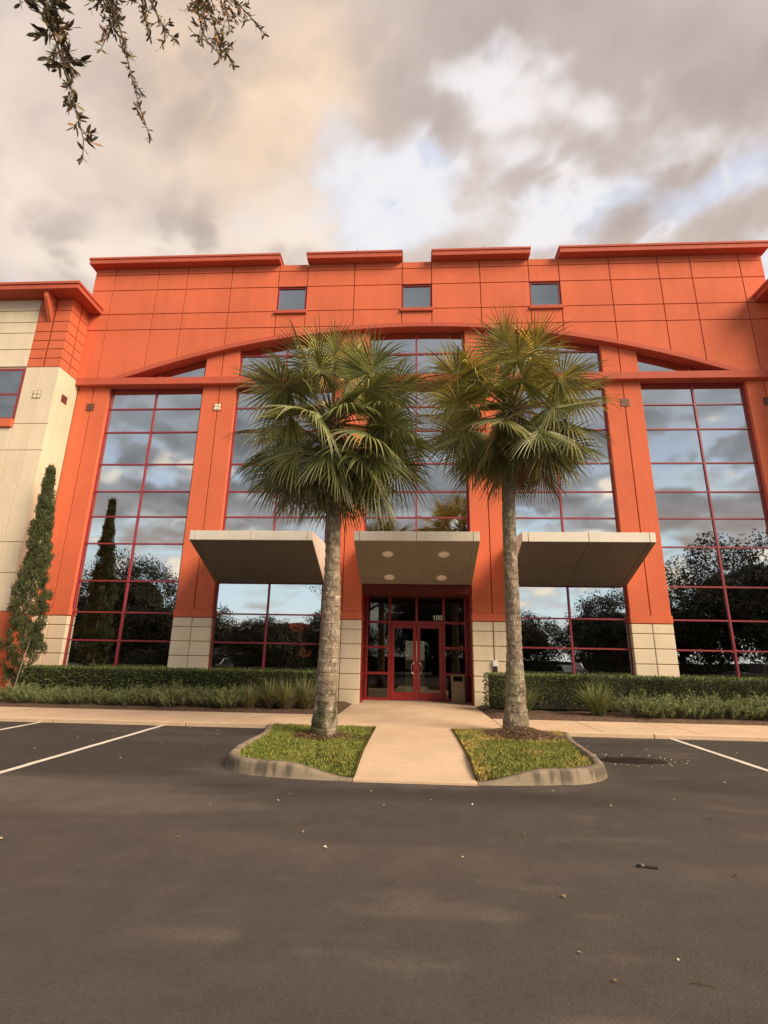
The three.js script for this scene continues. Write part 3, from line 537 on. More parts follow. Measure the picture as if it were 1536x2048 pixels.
function lawn(isl, palm, dry, seed, label) {
  const r = rng(seed), t = new Tris(), G = 0.9;
  for (let i = 0; i < 90000; i++) {
    const x = lerp(-3.2, 3.3, r()), z = lerp(-11.95, -7.4, r());
    if (!isl.inside(x, z)) continue;
    const d = Math.hypot(x - palm[0], (z - palm[1]) * 0.9), edge = palm[2];
    const patch = fbm(x * 1.3, z * 1.3, 4, seed), fine = fbm(x * 5, z * 5, 3, seed + 3);
    if (d < edge * (0.8 + 0.4 * fine) && r() < 0.93) continue;
    const bald = smoothstep(patch * 0.7 + fine * 0.3, 0.56, 0.68);
    if (r() < bald * 0.75) continue;
    const h = lerp(0.02, 0.06, r()) * (1 - 0.35 * bald), a = r() * 6.283, w = 0.0045 + 0.003 * r(), y = isl.topAt(x, z) - 0.02, lean = (0.3 + 0.9 * r()) * h, la = r() * 6.283;
    const k = clamp(dry * smoothstep(patch, 0.42, 0.62) + (r() < 0.12 ? 0.6 : 0) + 0.25 * dry * r(), 0, 1), v = 0.75 + 0.5 * r();
    const c = [lerp(0.155, 0.46, k) * v, lerp(0.205, 0.34, k) * v, lerp(0.028, 0.095, k) * v], c0 = c.map((q) => q * 0.75);
    const A = V(x - Math.cos(a) * w, y, z - Math.sin(a) * w), B = V(x + Math.cos(a) * w, y, z + Math.sin(a) * w), mx = x + Math.cos(la) * lean * 0.35, mz = z + Math.sin(la) * lean * 0.35;
    const C = V(mx + Math.cos(a) * w * 0.8, y + h * 0.65, mz + Math.sin(a) * w * 0.8), D = V(mx - Math.cos(a) * w * 0.8, y + h * 0.65, mz - Math.sin(a) * w * 0.8), E = V(x + Math.cos(la) * lean, y + h, z + Math.sin(la) * lean);
    t.q(A, B, C, D, c0, c); t.t(D, C, E, c);
  }
  for (let i = 0; i < 2600; i++) {                       // blades that lean over the edge of the walk
    const z = lerp(-11.9, -7.6, r()), x = isl.lawnIn - isl.s * 0.02 * r(), y = isl.topAt(x, z) - 0.01, h = 0.03 + 0.05 * r(), o = isl.s * (0.01 + 0.05 * r() * fbm(z * 3, 2, 3, seed + 8)), w = 0.004, v = 0.7 + 0.5 * r(), k = r() < 0.35 ? [0.36 * v, 0.27 * v, 0.09 * v] : [0.17 * v, 0.20 * v, 0.035 * v], dz = (r() - 0.5) * 0.05;
    t.q(V(x, y, z - w), V(x, y, z + w), V(x + o * 0.6, y + h * 0.7, z + dz * 0.6 + w), V(x + o * 0.6, y + h * 0.7, z + dz * 0.6 - w), k); t.t(V(x + o * 0.6, y + h * 0.7, z + dz * 0.6 - w), V(x + o * 0.6, y + h * 0.7, z + dz * 0.6 + w), V(x + o, y + h * 0.8, z + dz), k);
  }
  const m = new THREE.Mesh(t.geo(), M.leafMatt); m.name = numbered('grass'); m.userData = { kind: 'stuff', label, category: 'grass' }; m.castShadow = m.receiveShadow = true; scene.add(m);
}
lawn(islL, [-1.72, -10.5, 0.55], 0.15, 401, 'green grass on the island left of the walk');
lawn(islR, [2.16, -11.35, 0.72], 0.95, 402, 'dry yellowish grass on the island right of the walk');
function mulchRing(cx, cz, R, h, seed, label) {
  const N = 40, pos = [], idx = [], r = rng(seed);
  const H = (x, z) => { const d = Math.hypot(x - cx, z - cz) / R; return SW - 0.02 + h * Math.exp(-d * d * 2.6) + 0.025 * (fbm(x * 9, z * 9, 3, seed) - 0.5) - 0.02 * smoothstep(d, 0.8, 1.1); };
  for (let i = 0; i <= N; i++) for (let j = 0; j <= N; j++) { const x = cx + lerp(-R, R, i / N) * 1.1, z = cz + lerp(-R, R, j / N) * 1.0; pos.push(x, Math.hypot(x - cx, z - cz) > R * 1.02 ? 0.05 : H(x, z), z); }
  for (let i = 0; i < N; i++) for (let j = 0; j < N; j++) { const a = i * (N + 1) + j; idx.push(a, a + 1, a + N + 1, a + 1, a + N + 2, a + N + 1); }
  const g = new THREE.BufferGeometry(); g.setAttribute('position', new THREE.Float32BufferAttribute(pos, 3)); g.setIndex(idx);
  const t = thing('mulch_mound', label, 'mulch', [cx, 0.1, cz]);
  const u = uvm(g); u.computeVertexNormals(); part('mulch_heap', u, M.mulch, t);
  const c = new Tris();
  for (let i = 0; i < 2600; i++) {
    const a = r() * 6.283, d = Math.sqrt(r()) * R * 1.05, x = cx + Math.cos(a) * d, z = cz + Math.sin(a) * d; if (z < -11.93) continue;
    const y = H(x, z) + 0.004 + r() * 0.012, b = r() * 6.283, l = 0.015 + r() * 0.05, w = 0.004 + r() * 0.006, e = (r() - 0.5) * 0.03, v = 0.6 + r() * 0.9;
    const k = r() < 0.25 ? [0.30 * v, 0.21 * v, 0.12 * v] : [0.15 * v, 0.085 * v, 0.045 * v];
    const dx = Math.cos(b), dz = Math.sin(b);
    c.q(V(x - dx * l - dz * w, y - e, z - dz * l + dx * w), V(x + dx * l - dz * w, y + e, z + dz * l + dx * w), V(x + dx * l + dz * w, y + e, z + dz * l - dx * w), V(x - dx * l + dz * w, y - e, z - dz * l - dx * w), k);
  }
  const chips = part('bark_chips', c.geo().translate(0, 0, 0), M.leafMatt, t); chips.userData.kind = 'stuff';
}
mulchRing(2.16, -11.3, 0.85, 0.17, 411, 'brown mulch heaped round the foot of the right-hand palm');
mulchRing(-1.72, -10.6, 0.55, 0.05, 412, 'thin patch of mulch round the foot of the left-hand palm');

// ---------------------------------------------------------------- palms
function frond(t, hub0, dir, size, droop, r, tone) {
  // t: collector; the petiole leaves hub0 along dir and bends; the blade is a pleated fan whose segments hang
  const petL = size * lerp(0.95, 1.25, r()) * (0.86 + 0.30 * Math.hypot(dir.x, dir.z) - 0.22 * Math.max(0, -dir.y)), steps = 7, d = dir.clone().normalize(), p = hub0.clone(), g = V(0, -1, 0), pts = [p.clone()];
  for (let i = 0; i < steps; i++) { d.addScaledVector(g, 0.06 * droop * (0.4 + i / steps)).normalize(); p.addScaledVector(d, petL / steps); pts.push(p.clone()); }
  const pc = [0.16 * tone[3], 0.17 * tone[3], 0.05 * tone[3]];
  let side = new THREE.Vector3().crossVectors(d, V(0, 1, 0)); if (side.lengthSq() < 0.02) side.set(r() - 0.5, 0, r() - 0.5); side.normalize();
  for (let i = 0; i < steps; i++) { const w0 = lerp(0.028, 0.012, i / steps), w1 = lerp(0.028, 0.012, (i + 1) / steps), n = new THREE.Vector3().crossVectors(side, d).normalize().multiplyScalar(0.011); const a = pts[i], b = pts[i + 1]; const A = a.clone().addScaledVector(side, w0), B = a.clone().addScaledVector(side, -w0), C = b.clone().addScaledVector(side, -w1), D = b.clone().addScaledVector(side, w1); t.q(A, B, C, D, pc); t.q(A.clone().sub(n), D.clone().sub(n), C.clone().sub(n), B.clone().sub(n), pc); }
  // blade frame
  const roll = (r() - 0.5) * 1.7, nrm = new THREE.Vector3().crossVectors(side, d).normalize(); if (nrm.y < 0) nrm.negate();
  const q = new THREE.Quaternion().setFromAxisAngle(d, roll); side.applyQuaternion(q); nrm.applyQuaternion(q);
  const N = 48, R = size * lerp(1.0, 1.18, r()), fold = lerp(0.25, 0.55, r());
  const spread = 2.62, hub = p.clone(), seg = [];
  const costa = 0.26 * R;
  for (let k = 0; k < N; k++) {
    const u = (k / (N - 1)) * 2 - 1, a = u * spread, ca = Math.cos(a), sa = Math.sin(a);
    // segments start along the costa: the middle ones further out
    const st = hub.clone().addScaledVector(d, costa * Math.max(0, 1 - Math.abs(u) * 1.6)).addScaledVector(nrm, -0.05 * R * Math.max(0, 1 - Math.abs(u) * 1.6));
    const dir0 = d.clone().multiplyScalar(ca).addScaledVector(side, sa).addScaledVector(nrm, -fold * Math.abs(sa) + 0.18 * ca).normalize();
    const L = R * (0.80 + 0.20 * Math.cos(a * 0.55)) * (1 - 0.25 * Math.max(0, 1 - Math.abs(u) * 1.6)) * lerp(0.9, 1.08, r());
    seg.push([st, dir0, L, a]);
  }
  const M_ = 8, v0 = tone[4], dead = tone[5];
  for (let k = 0; k < N; k++) {
    const [st, dir0, L] = seg[k], dd = dir0.clone(), pp = st.clone(), rows = [], soft = droop * lerp(0.7, 1.5, r()), kink = r() < 0.28 ? 3 + Math.floor(r() * 4) : 99;
    const across = new THREE.Vector3().crossVectors(nrm, dir0).normalize();
    for (let i = 0; i <= M_; i++) {
      const f = i / M_, w = L * (f < 0.38 ? lerp(0.006, 0.0215, f / 0.38) : lerp(0.0215, 0.0010, Math.pow((f - 0.38) / 0.62, 1.05)));
      const up = new THREE.Vector3().crossVectors(dd, across).normalize();
      rows.push([pp.clone().addScaledVector(across, w), pp.clone().addScaledVector(up, -w * 0.65), pp.clone().addScaledVector(across, -w)]);
      dd.addScaledVector(g, soft * 0.115 * Math.pow(f, 1.3) * 2.0 + (i === kink ? 0.55 : 0)).normalize(); pp.addScaledVector(dd, L / M_);
    }
    const vv = v0 * lerp(0.45, 1.6, r()), yel = clamp(tone[6] * (r() < 0.25 ? 1.6 : 0.6), 0, 1);
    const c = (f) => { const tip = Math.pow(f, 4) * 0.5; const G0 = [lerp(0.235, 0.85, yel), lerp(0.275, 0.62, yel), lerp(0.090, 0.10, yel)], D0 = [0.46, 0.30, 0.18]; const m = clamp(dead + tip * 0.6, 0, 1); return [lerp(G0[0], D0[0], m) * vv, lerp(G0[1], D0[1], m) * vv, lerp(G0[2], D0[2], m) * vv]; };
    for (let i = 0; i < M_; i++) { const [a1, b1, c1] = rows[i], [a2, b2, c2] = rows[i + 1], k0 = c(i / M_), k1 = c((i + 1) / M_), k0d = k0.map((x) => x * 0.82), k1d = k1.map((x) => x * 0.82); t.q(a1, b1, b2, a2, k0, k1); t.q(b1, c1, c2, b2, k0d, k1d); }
  }
}
function trunkGeo(pts, radii, seed, tint) {
  const curve = new THREE.CatmullRomCurve3(pts), S = 170, A = 44, pos = [], uv = [], col = [], idx = [];
  for (let i = 0; i <= S; i++) {
    const t = i / S, c = curve.getPoint(t), k = t * (radii.length - 1), ki = Math.min(radii.length - 2, Math.floor(k)), R = lerp(radii[ki], radii[ki + 1], smoothstep(k - ki, 0, 1));
    for (let j = 0; j <= A; j++) {
      const a = (j / A) * Math.PI * 2, y = c.y, ja = j % A, nx = Math.cos(a), nz = Math.sin(a);
      const ring = 0.006 * Math.sin(y * 34 + 2 * fbm(nx * 2 + 5, y * 2, 2, seed)) , lump = 0.03 * (fbm(nx * 1.6 + 9 + nz, y * 1.5 + nz, 4, seed + 1) - 0.5) + 0.012 * (fbm(nx * 6 + nz * 5, y * 9, 3, seed + 2) - 0.5);
      const foot = 0.05 * smoothstep(0.9 - y, 0, 0.7) * (fbm(nx * 2.5 + 30, nz * 2.5, 3, seed + 5));
      const r = R * 0.89 + ring + lump + foot; pos.push(c.x + nx * r, y, c.z + nz * r); uv.push(j / A, y * 1.0);
      const blot = smoothstep(fbm(nx * 3.2 + 7 + nz * 2.2, y * 5, 4, seed + 7), 0.55, 0.70), spot = smoothstep(vnoise(nx * 9 + nz * 7 + 60, y * 16, seed + 9), 0.74, 0.9), dk = smoothstep(fbm(nx * 4 + 17 + nz * 3, y * 8, 3, seed + 11), 0.58, 0.7);
      const moss = tint.moss * smoothstep(1.15 - y, 0, 0.6) * smoothstep(fbm(nx * 2 + 3, y * 3 + nz * 2, 3, seed + 13), 0.38, 0.52), algae = tint.algae * smoothstep(fbm(nx * 1.5 + 40, y * 1.1 + nz, 3, seed + 15), 0.45, 0.62);
      let c3 = [0.32, 0.25, 0.18]; const mx = (w, q) => { c3 = c3.map((v, n) => lerp(v, q[n], w)); };
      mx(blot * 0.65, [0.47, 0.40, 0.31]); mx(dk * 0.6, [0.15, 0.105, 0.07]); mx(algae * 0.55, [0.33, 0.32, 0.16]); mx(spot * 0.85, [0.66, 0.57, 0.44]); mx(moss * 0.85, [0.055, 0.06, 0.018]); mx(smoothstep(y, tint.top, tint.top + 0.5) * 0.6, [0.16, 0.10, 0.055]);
      col.push(...c3);
    }
  }
  for (let i = 0; i < S; i++) for (let j = 0; j < A; j++) { const a = i * (A + 1) + j, b = a + A + 1; idx.push(a, b, a + 1, b, b + 1, a + 1); }
  const g = new THREE.BufferGeometry(); g.setAttribute('position', new THREE.Float32BufferAttribute(pos, 3)); g.setAttribute('uv', new THREE.Float32BufferAttribute(uv, 2)); g.setAttribute('color', new THREE.Float32BufferAttribute(col, 3)); g.setIndex(idx); g.computeVertexNormals(); return g;
}
function palm(label, base, pts, radii, heart, size, n, seed, tint, gold, limp) {
  const p = thing('palm_tree', label, 'palm tree', base), r = rng(seed);
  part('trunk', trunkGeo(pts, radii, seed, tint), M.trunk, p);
  // old leaf bases under the crown
  const boot = new Tris();
  for (let i = 0; i < 46; i++) { const a = i * 2.4, y = heart.y - 0.75 + (i / 46) * 0.95, o = V(Math.cos(a), 0, Math.sin(a)), q = heart.clone().setY(y).addScaledVector(o, 0.15), e = q.clone().addScaledVector(o, 0.16 + 0.1 * r()).add(V(0, 0.22 + 0.15 * r(), 0)), sd = V(-Math.sin(a), 0, Math.cos(a)).multiplyScalar(0.05), c = [0.14 * (0.7 + r() * 0.8), 0.085, 0.045]; boot.q(q.clone().add(sd), q.clone().sub(sd), e.clone().addScaledVector(sd, -0.6), e.clone().addScaledVector(sd, 0.6), c); }
  part('leaf_bases', boot.geo(), M.leafMatt, p);
  for (let i = 0; i < n; i++) {
    const f = (i + 0.5) / n, az = i * 2.39996 + (r() - 0.5) * 0.5;
    const el = lerp(1.30, -1.12, Math.pow(f, 0.80)) + (r() - 0.5) * 0.3;      // from upright to hanging
    const dir = V(Math.cos(az) * Math.cos(el), Math.sin(el), Math.sin(az) * Math.cos(el));
    const deadish = f > 0.9 && r() < 0.35 ? 0.75 : r() < 0.06 ? 0.5 : 0.06;
    const yel = clamp(gold * (0.12 + 1.1 * Math.max(0, 0.62 - f)) * (0.3 + 1.3 * r()), 0, 1);
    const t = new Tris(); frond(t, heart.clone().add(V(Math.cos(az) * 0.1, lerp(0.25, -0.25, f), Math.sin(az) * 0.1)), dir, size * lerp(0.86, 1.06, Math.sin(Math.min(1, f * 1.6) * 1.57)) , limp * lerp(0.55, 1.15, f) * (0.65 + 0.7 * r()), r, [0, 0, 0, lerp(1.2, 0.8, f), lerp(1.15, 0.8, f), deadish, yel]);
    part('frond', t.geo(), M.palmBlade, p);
  }
}
palm('left-hand palm with a drooping full green crown, moss dark at its foot', [-1.70, 0.12, -10.6],
  [V(-1.69, 0.05, -10.6), V(-1.68, 1.2, -10.6), V(-1.66, 2.4, -10.6), V(-1.69, 3.8, -10.6), V(-1.72, 5.3, -10.6), V(-1.73, 6.6, -10.6)], [0.26, 0.232, 0.22, 0.205, 0.178, 0.168, 0.165, 0.17], V(-1.80, 6.62, -10.6), 1.08, 74, 501, { moss: 1, algae: 0.15, top: 5.0 }, 0.20, 1.15);
palm('right-hand palm with yellow-tipped fans, its leaning trunk greenish and notched', [2.12, 0.12, -11.6],
  [V(2.13, 0.05, -11.6), V(2.17, 1.0, -11.6), V(2.19, 2.2, -11.6), V(2.20, 3.8, -11.6), V(2.23, 5.4, -11.6), V(2.27, 6.2, -11.6), V(2.32, 7.3, -11.6)], [0.29, 0.235, 0.19, 0.18, 0.172, 0.168, 0.165, 0.168], V(2.40, 7.45, -11.6), 1.07, 66, 537, { moss: 0.15, algae: 1, top: 5.6 }, 0.72, 0.7);

// ---------------------------------------------------------------- cypress
function leafQuad(t, p, d, n, l, w, c, fold = 0.25) {   // a leaf: two halves folded at the midrib
  const s = new THREE.Vector3().crossVectors(n, d).normalize().multiplyScalar(w), m = p.clone().addScaledVector(d, l * 0.45), e = p.clone().addScaledVector(d, l), up = n.clone().multiplyScalar(w * fold), a = m.clone().add(s).add(up), b = m.clone().sub(s).add(up), c2 = c.map((x) => x * 0.85);
  t.t(p, a, e, c); t.t(p, e, b, c2);
}
function ovalLeaf(t, p, d, n, l, w, c) { const s = new THREE.Vector3().crossVectors(n, d).normalize(), P = (f, o, u) => p.clone().addScaledVector(d, l * f).addScaledVector(s, o * w).addScaledVector(n, u * w), a = P(0.28, 0.85, 0.2), b = P(0.68, 0.8, 0.2), a2 = P(0.28, -0.85, 0.2), b2 = P(0.68, -0.8, 0.2), m = P(0.5, 0, 0), e = P(1, 0, -0.3), c2 = c.map((x) => x * 0.82); t.t(p, a, m, c); t.t(a, b, m, c); t.t(b, e, m, c); t.t(p, m, a2, c2); t.t(a2, m, b2, c2); t.t(b2, m, e, c2); }
const rdir = (r) => { const z = r() * 2 - 1, a = r() * 6.283, q = Math.sqrt(1 - z * z); return V(Math.cos(a) * q, z, Math.sin(a) * q); };
{
  const t = thing('cypress_tree', 'tall narrow dark green cypress in front of the left corner of the building', 'tree', [-12.2, 0.12, -16.1]), r = rng(601);
  part('trunk', tube([V(-12.15, 0.1, -16.1), V(-12.2, 1.5, -16.1), V(-12.35, 4, -16.1), V(-12.5, 7, -16.1)], 0.055, 0.012, 16, 7), std([0.30, 0.24, 0.17]), t);
  const c = new Tris(), st = [];
  const ax = (y) => -12.2 - 0.32 * (y / 7.8), rad = (y) => 0.62 * Math.pow(clamp((7.95 - y) / 6.6, 0, 1), 0.92) * smoothstep(y, -0.6, 2.0);
  for (let b = 0; b < 640; b++) {
    const y = 0.55 + Math.pow(r(), 0.92) * 7.15, a = r() * 6.283, R = rad(y) * (0.35 + 1.25 * fbm(Math.cos(a) * 2.2 + 4, y * 2.6 + Math.sin(a) * 2.2, 3, 605)), q = Math.sqrt(0.25 + 0.75 * r());
    const base = V(ax(y) + Math.cos(a) * R * q, y, -16.1 + Math.sin(a) * R * q), out = V(Math.cos(a) * 0.35, 1, Math.sin(a) * 0.35).normalize();
    if (y < 1.6 && r() < 0.4) continue;
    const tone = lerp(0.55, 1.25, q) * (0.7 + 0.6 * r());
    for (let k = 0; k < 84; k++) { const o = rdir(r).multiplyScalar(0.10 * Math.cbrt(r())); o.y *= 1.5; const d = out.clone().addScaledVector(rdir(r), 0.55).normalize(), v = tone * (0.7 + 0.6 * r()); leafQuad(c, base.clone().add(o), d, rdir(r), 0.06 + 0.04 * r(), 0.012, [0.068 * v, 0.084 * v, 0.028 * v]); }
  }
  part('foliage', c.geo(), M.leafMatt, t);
  part('stem', tube([V(-12.02, 0.12, -15.75), V(-11.95, 1.0, -15.8), V(-11.85, 1.9, -15.85)], 0.012, 0.008, 8, 5), std([0.4, 0.33, 0.24]), t);
}
// ---------------------------------------------------------------- hedges, shrubs, grass clumps
function hedge(x0, x1, top, label, seed) {
  const t = thing('hedge', label, 'hedge', [(x0 + x1) / 2, 0.12, -16.2]), r = rng(seed), c = new Tris(), z0 = -16.75, z1 = -15.85, y0 = 0.18;
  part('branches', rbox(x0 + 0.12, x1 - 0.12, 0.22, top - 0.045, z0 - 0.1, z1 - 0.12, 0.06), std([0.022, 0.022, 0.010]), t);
  const nf = Math.round((x1 - x0) * 1500);
  for (let i = 0; i < nf; i++) {
    let x = lerp(x0, x1, r()), y, z, out; const face = r();
    const bump = (a, b) => 0.14 * (fbm(a * 2.2, b * 2.2, 3, seed) - 0.5);
    if (face < 0.66) { y = lerp(y0, top, Math.pow(r(), 0.8)); z = z1 + bump(x, y) - 0.1 * r() - 0.14 * smoothstep(0.5 - y, 0, 0.4); out = V(0, 0.35, 1); if (y < 0.5 && r() < 0.6) continue; }
    else if (face < 0.96) { y = top + 0.05 * (fbm(x * 3, 4, 3, seed + 2) - 0.5) - 0.05 * r(); z = lerp(z0, z1, r()); out = V(0, 1, 0.2); }
    else { const e = r() < 0.5 ? x0 : x1; x = e + (e === x0 ? -1 : 1) * (0.04 - 0.1 * r()); y = lerp(y0, top, r()); z = lerp(z0, z1, r()); out = V(e === x0 ? -1 : 1, 0.3, 0.3); }
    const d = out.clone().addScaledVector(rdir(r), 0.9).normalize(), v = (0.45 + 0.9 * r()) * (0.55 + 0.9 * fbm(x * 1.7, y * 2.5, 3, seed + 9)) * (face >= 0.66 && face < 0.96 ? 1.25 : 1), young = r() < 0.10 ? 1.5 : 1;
    leafQuad(c, V(x, y, z), d, rdir(r), 0.042 + 0.028 * r(), 0.013 + 0.006 * r(), [0.14 * v * young, 0.19 * v * young, 0.05 * v]);
  }
  part('foliage', c.geo(), M.leaf, t);
}
hedge(-12.1, -2.75, 1.15, 'long clipped dark green hedge below the windows left of the entrance', 701);
hedge(2.2, 13.2, 1.19, 'long clipped dark green hedge below the windows right of the entrance', 702);
function shrubGeo(seed, R, H) {
  const r = rng(seed), c = new Tris();
  for (let b = 0; b < 260; b++) {
    const a = r() * 6.283, q = Math.sqrt(r()), base = V(Math.cos(a) * R * q * 0.85, H * (0.12 + 0.55 * r() * (1 - 0.5 * q)), Math.sin(a) * R * q * 0.7), d = V(Math.cos(a) * (0.3 + 0.8 * q), 0.9, Math.sin(a) * (0.3 + 0.8 * q)).normalize(), L = 0.16 + 0.18 * r(), tone = 0.55 + 0.8 * r();
    for (let k = 0; k < 34; k++) {
      const s = k / 34, p = base.clone().addScaledVector(d, L * s), o = rdir(r), dd = d.clone().multiplyScalar(0.7).add(o).normalize(), v = tone * (0.6 + 0.7 * s) * (0.8 + 0.4 * r());
      leafQuad(c, p, dd, rdir(r), 0.034 + 0.03 * r(), 0.0062, [0.20 * v, 0.23 * v, 0.090 * v]);
    }
  }
  return c.geo();
}
{
  const ORD = ['first', 'second', 'third', 'fourth', 'fifth', 'sixth', 'seventh', 'eighth', 'ninth', 'tenth'], A = [shrubGeo(801, 0.62, 0.62), shrubGeo(802, 0.66, 0.66), shrubGeo(803, 0.60, 0.58)], rr = rng(805);
  const put = (x, z, s, label, group, i) => { const t = thing('shrub', label, 'shrub', [x, 0.14, z], { group }); const m = new THREE.Mesh(A[i % 3], M.leafMatt); m.name = 'foliage'; m.castShadow = m.receiveShadow = true; t.add(m); t.rotation.y = rr() * 6; t.scale.setScalar(s); };
  for (let i = 0; i < 10; i++) put(-11.3 + i * 0.70, -14.85 - 0.12 * rr(), 0.80 + 0.25 * rr() + (i > 6 ? 0.12 : 0), `low feathery grey-green shrub before the left hedge, ${ORD[i]} from the cypress`, 'feathery shrubs in the left bed', i);
  for (let i = 0; i < 10; i++) put(6.0 + i * 0.70, -14.95 - 0.12 * rr(), 1.08 + 0.16 * rr(), `feathery grey-green shrub before the right hedge, ${ORD[i]} from the lone grass clump`, 'feathery shrubs in the right bed', i + 1);
}
function grassGeo(seed, n, L, spread, dry) {
  const r = rng(seed), c = new Tris();
  for (let i = 0; i < n; i++) {
    const a = r() * 6.283, e = Math.pow(r(), 0.7) * spread, p = V(Math.cos(a) * 0.13 * r(), 0, Math.sin(a) * 0.13 * r()), d = V(Math.cos(a) * e, 1, Math.sin(a) * e).normalize(), l = L * (0.6 + 0.5 * r()), S = 6, w = 0.007 + 0.004 * r(), sd = V(-Math.sin(a), 0, Math.cos(a));
    const isDry = r() < dry * (0.3 + e), v = 0.6 + 0.8 * r(), k = isDry ? [0.38 * v, 0.29 * v, 0.17 * v] : [0.21 * v, 0.24 * v, 0.075 * v]; let prev = null;
    for (let s = 0; s <= S; s++) { const ww = w * (1 - Math.pow(s / S, 2.2)) + 0.0006, A = p.clone().addScaledVector(sd, ww), B = p.clone().addScaledVector(sd, -ww); if (prev) c.q(prev[0], prev[1], B, A, k.map((x) => x * (0.55 + 0.45 * (s - 1) / S)), k.map((x) => x * (0.55 + 0.45 * s / S))); prev = [A, B]; d.y -= (0.10 + 0.28 * e) * (s / S) * 1.3; d.normalize(); p.addScaledVector(d, l / S); }
  }
  return c.geo();
}
{
  const G = [grassGeo(901, 420, 0.95, 0.75, 0.12), grassGeo(902, 380, 0.9, 0.95, 0.45)], rr = rng(905);
  const put = (x, z, s, gi, label, group) => { const t = thing('grass_clump', label, 'ornamental grass', [x, 0.14, z], group ? { group } : {}); const m = new THREE.Mesh(G[gi], M.leafMatt); m.name = 'blades'; m.castShadow = m.receiveShadow = true; t.add(m); t.rotation.y = rr() * 6; t.scale.setScalar(s); };
  const ORD2 = ['first', 'second', 'third', 'fourth', 'fifth']; let gi0 = 0; for (const [x, z, s] of [[-4.45, -14.75, 0.85], [-3.95, -14.95, 1.02], [-3.45, -14.8, 1.0], [-2.95, -15.0, 1.1], [-2.5, -15.2, 0.9]]) put(x, z, s, 1, `strappy grass clump with dry blades beside the left-hand palm, ${ORD2[gi0++]} from the shrubs`, 'grass clumps massed beside the left-hand palm');
  put(3.0, -15.2, 1.0, 0, 'tall grass clump half hidden behind the right-hand palm trunk');
  put(4.95, -14.95, 1.05, 0, 'round grass clump standing alone between the right-hand palm and the shrubs');
}

// ---------------------------------------------------------------- bin, litter, puddle
{
  const t = thing('litter_bin', 'tan square litter bin standing right of the red doors', 'litter bin', [1.56, 0.14, -18.85]);
  const x0 = 1.33, x1 = 1.79, z0 = -19.08, z1 = -18.62, stone = std([0.34, 0.25, 0.15], { map: T.concrete, bumpMap: T.stucco, bumpScale: 0.006 }), frame = std([0.22, 0.15, 0.09], { roughness: 0.6 });
  part('bin_body', rbox(x0 + 0.02, x1 - 0.02, 0.2, 0.86, z0 + 0.02, z1 - 0.02, 0.02), stone, t);
  part('bin_base', rbox(x0, x1, 0.14, 0.22, z0, z1, 0.02), frame, t);
  for (const x of [x0, x1 - 0.05]) part('corner_post', rbox(x, x + 0.05, 0.21, 0.86, z1 - 0.05, z1 + 0.004, 0.01), frame, t);
  part('bin_hood', merge([rbox(x0 - 0.01, x1 + 0.01, 1.02, 1.09, z0 - 0.01, z1 + 0.01, 0.025), rbox(x0, x0 + 0.07, 0.855, 1.03, z0, z1, 0.02), rbox(x1 - 0.07, x1, 0.855, 1.03, z0, z1, 0.02), rbox(x0 + 0.06, x1 - 0.06, 0.855, 1.03, z0, z0 + 0.05, 0.015)]), frame, t);
  part('bin_opening', box(x0 + 0.07, x1 - 0.07, 0.862, 1.02, z0 + 0.06, z0 + 0.2), M.dark, t);
}
{
  const r = rng(951), c = new Tris(); // fallen petals and leaf scraps
  const spots = [[-2.08, -5.16], [-3.31, -6.63], [-0.73, -5.04], [0.41, -4.95], [1.07, -4.27], [0.97, -3.57], [1.37, -3.73], [1.49, -3.54], [1.07, -3.34], [-1.03, -5.43], [-0.33, -6.36], [-3.59, -4.96], [1.06, -5.56], [2.5, -4.79], [2.26, -6.65], [0.67, -6.5], [0.21, -6.64], [3.15, -6.28], [3.13, -7.0], [3.78, -7.06], [-1.5, -6.4], [-2.2, -6.2], [-1.45, -6.7]];
  for (let i = 0; i < 60; i++) spots.push([lerp(-7, 7, r()), lerp(-11.8, -6.6, Math.pow(r(), 1.3))]);
  for (let i = 0; i < 46; i++) { const a = r() * 6.283; spots.push([3.6 + Math.cos(a) * (0.62 + 0.3 * r()), -9.45 + Math.sin(a) * (0.36 + 0.2 * r())]); }
  for (const [x, z] of spots) { const d = V(r() - 0.5, 0.12 * r(), r() - 0.5).normalize(), n = V((r() - 0.5) * 0.6, 1, (r() - 0.5) * 0.6).normalize(), l = 0.022 + 0.024 * r(), v = 0.8 + 0.4 * r(), k = r() < 0.7 ? [0.78 * v, 0.66 * v, 0.5 * v] : [0.5 * v, 0.34 * v, 0.18 * v]; const ix = Math.abs(x) < 2.9 && z < -7.4; if (ix) continue; leafQuad(c, V(x, gy(z) + 0.008, z), d, n, l, l * 0.33, k, 0.8); }
  const m = new THREE.Mesh(c.geo(), M.leafMatt); m.name = 'leaf_litter'; m.userData = { kind: 'stuff', label: 'pale petals and leaf scraps strewn over the asphalt', category: 'leaf litter' }; scene.add(m);
}
{
  const r = rng(960), pts = []; for (let i = 0; i < 34; i++) { const a = (i / 34) * 6.283; pts.push([3.62 + Math.cos(a) * 0.52 * (0.85 + 0.35 * r()) , 9.45 + Math.sin(a) * 0.27 * (0.8 + 0.4 * r())]); }
  const g = new THREE.ShapeGeometry(new THREE.Shape(pts.map((p) => new THREE.Vector2(p[0], p[1])))); const p = g.attributes.position; for (let i = 0; i < p.count; i++) p.setXYZ(i, p.getX(i), gy(-p.getY(i)) + 0.005, -p.getY(i));
  const m = struct('puddle', uvm(g), std([0.022, 0.018, 0.011], { roughness: 0.25, bumpMap: T.concreteBump, bumpScale: 0.0006 }));
}
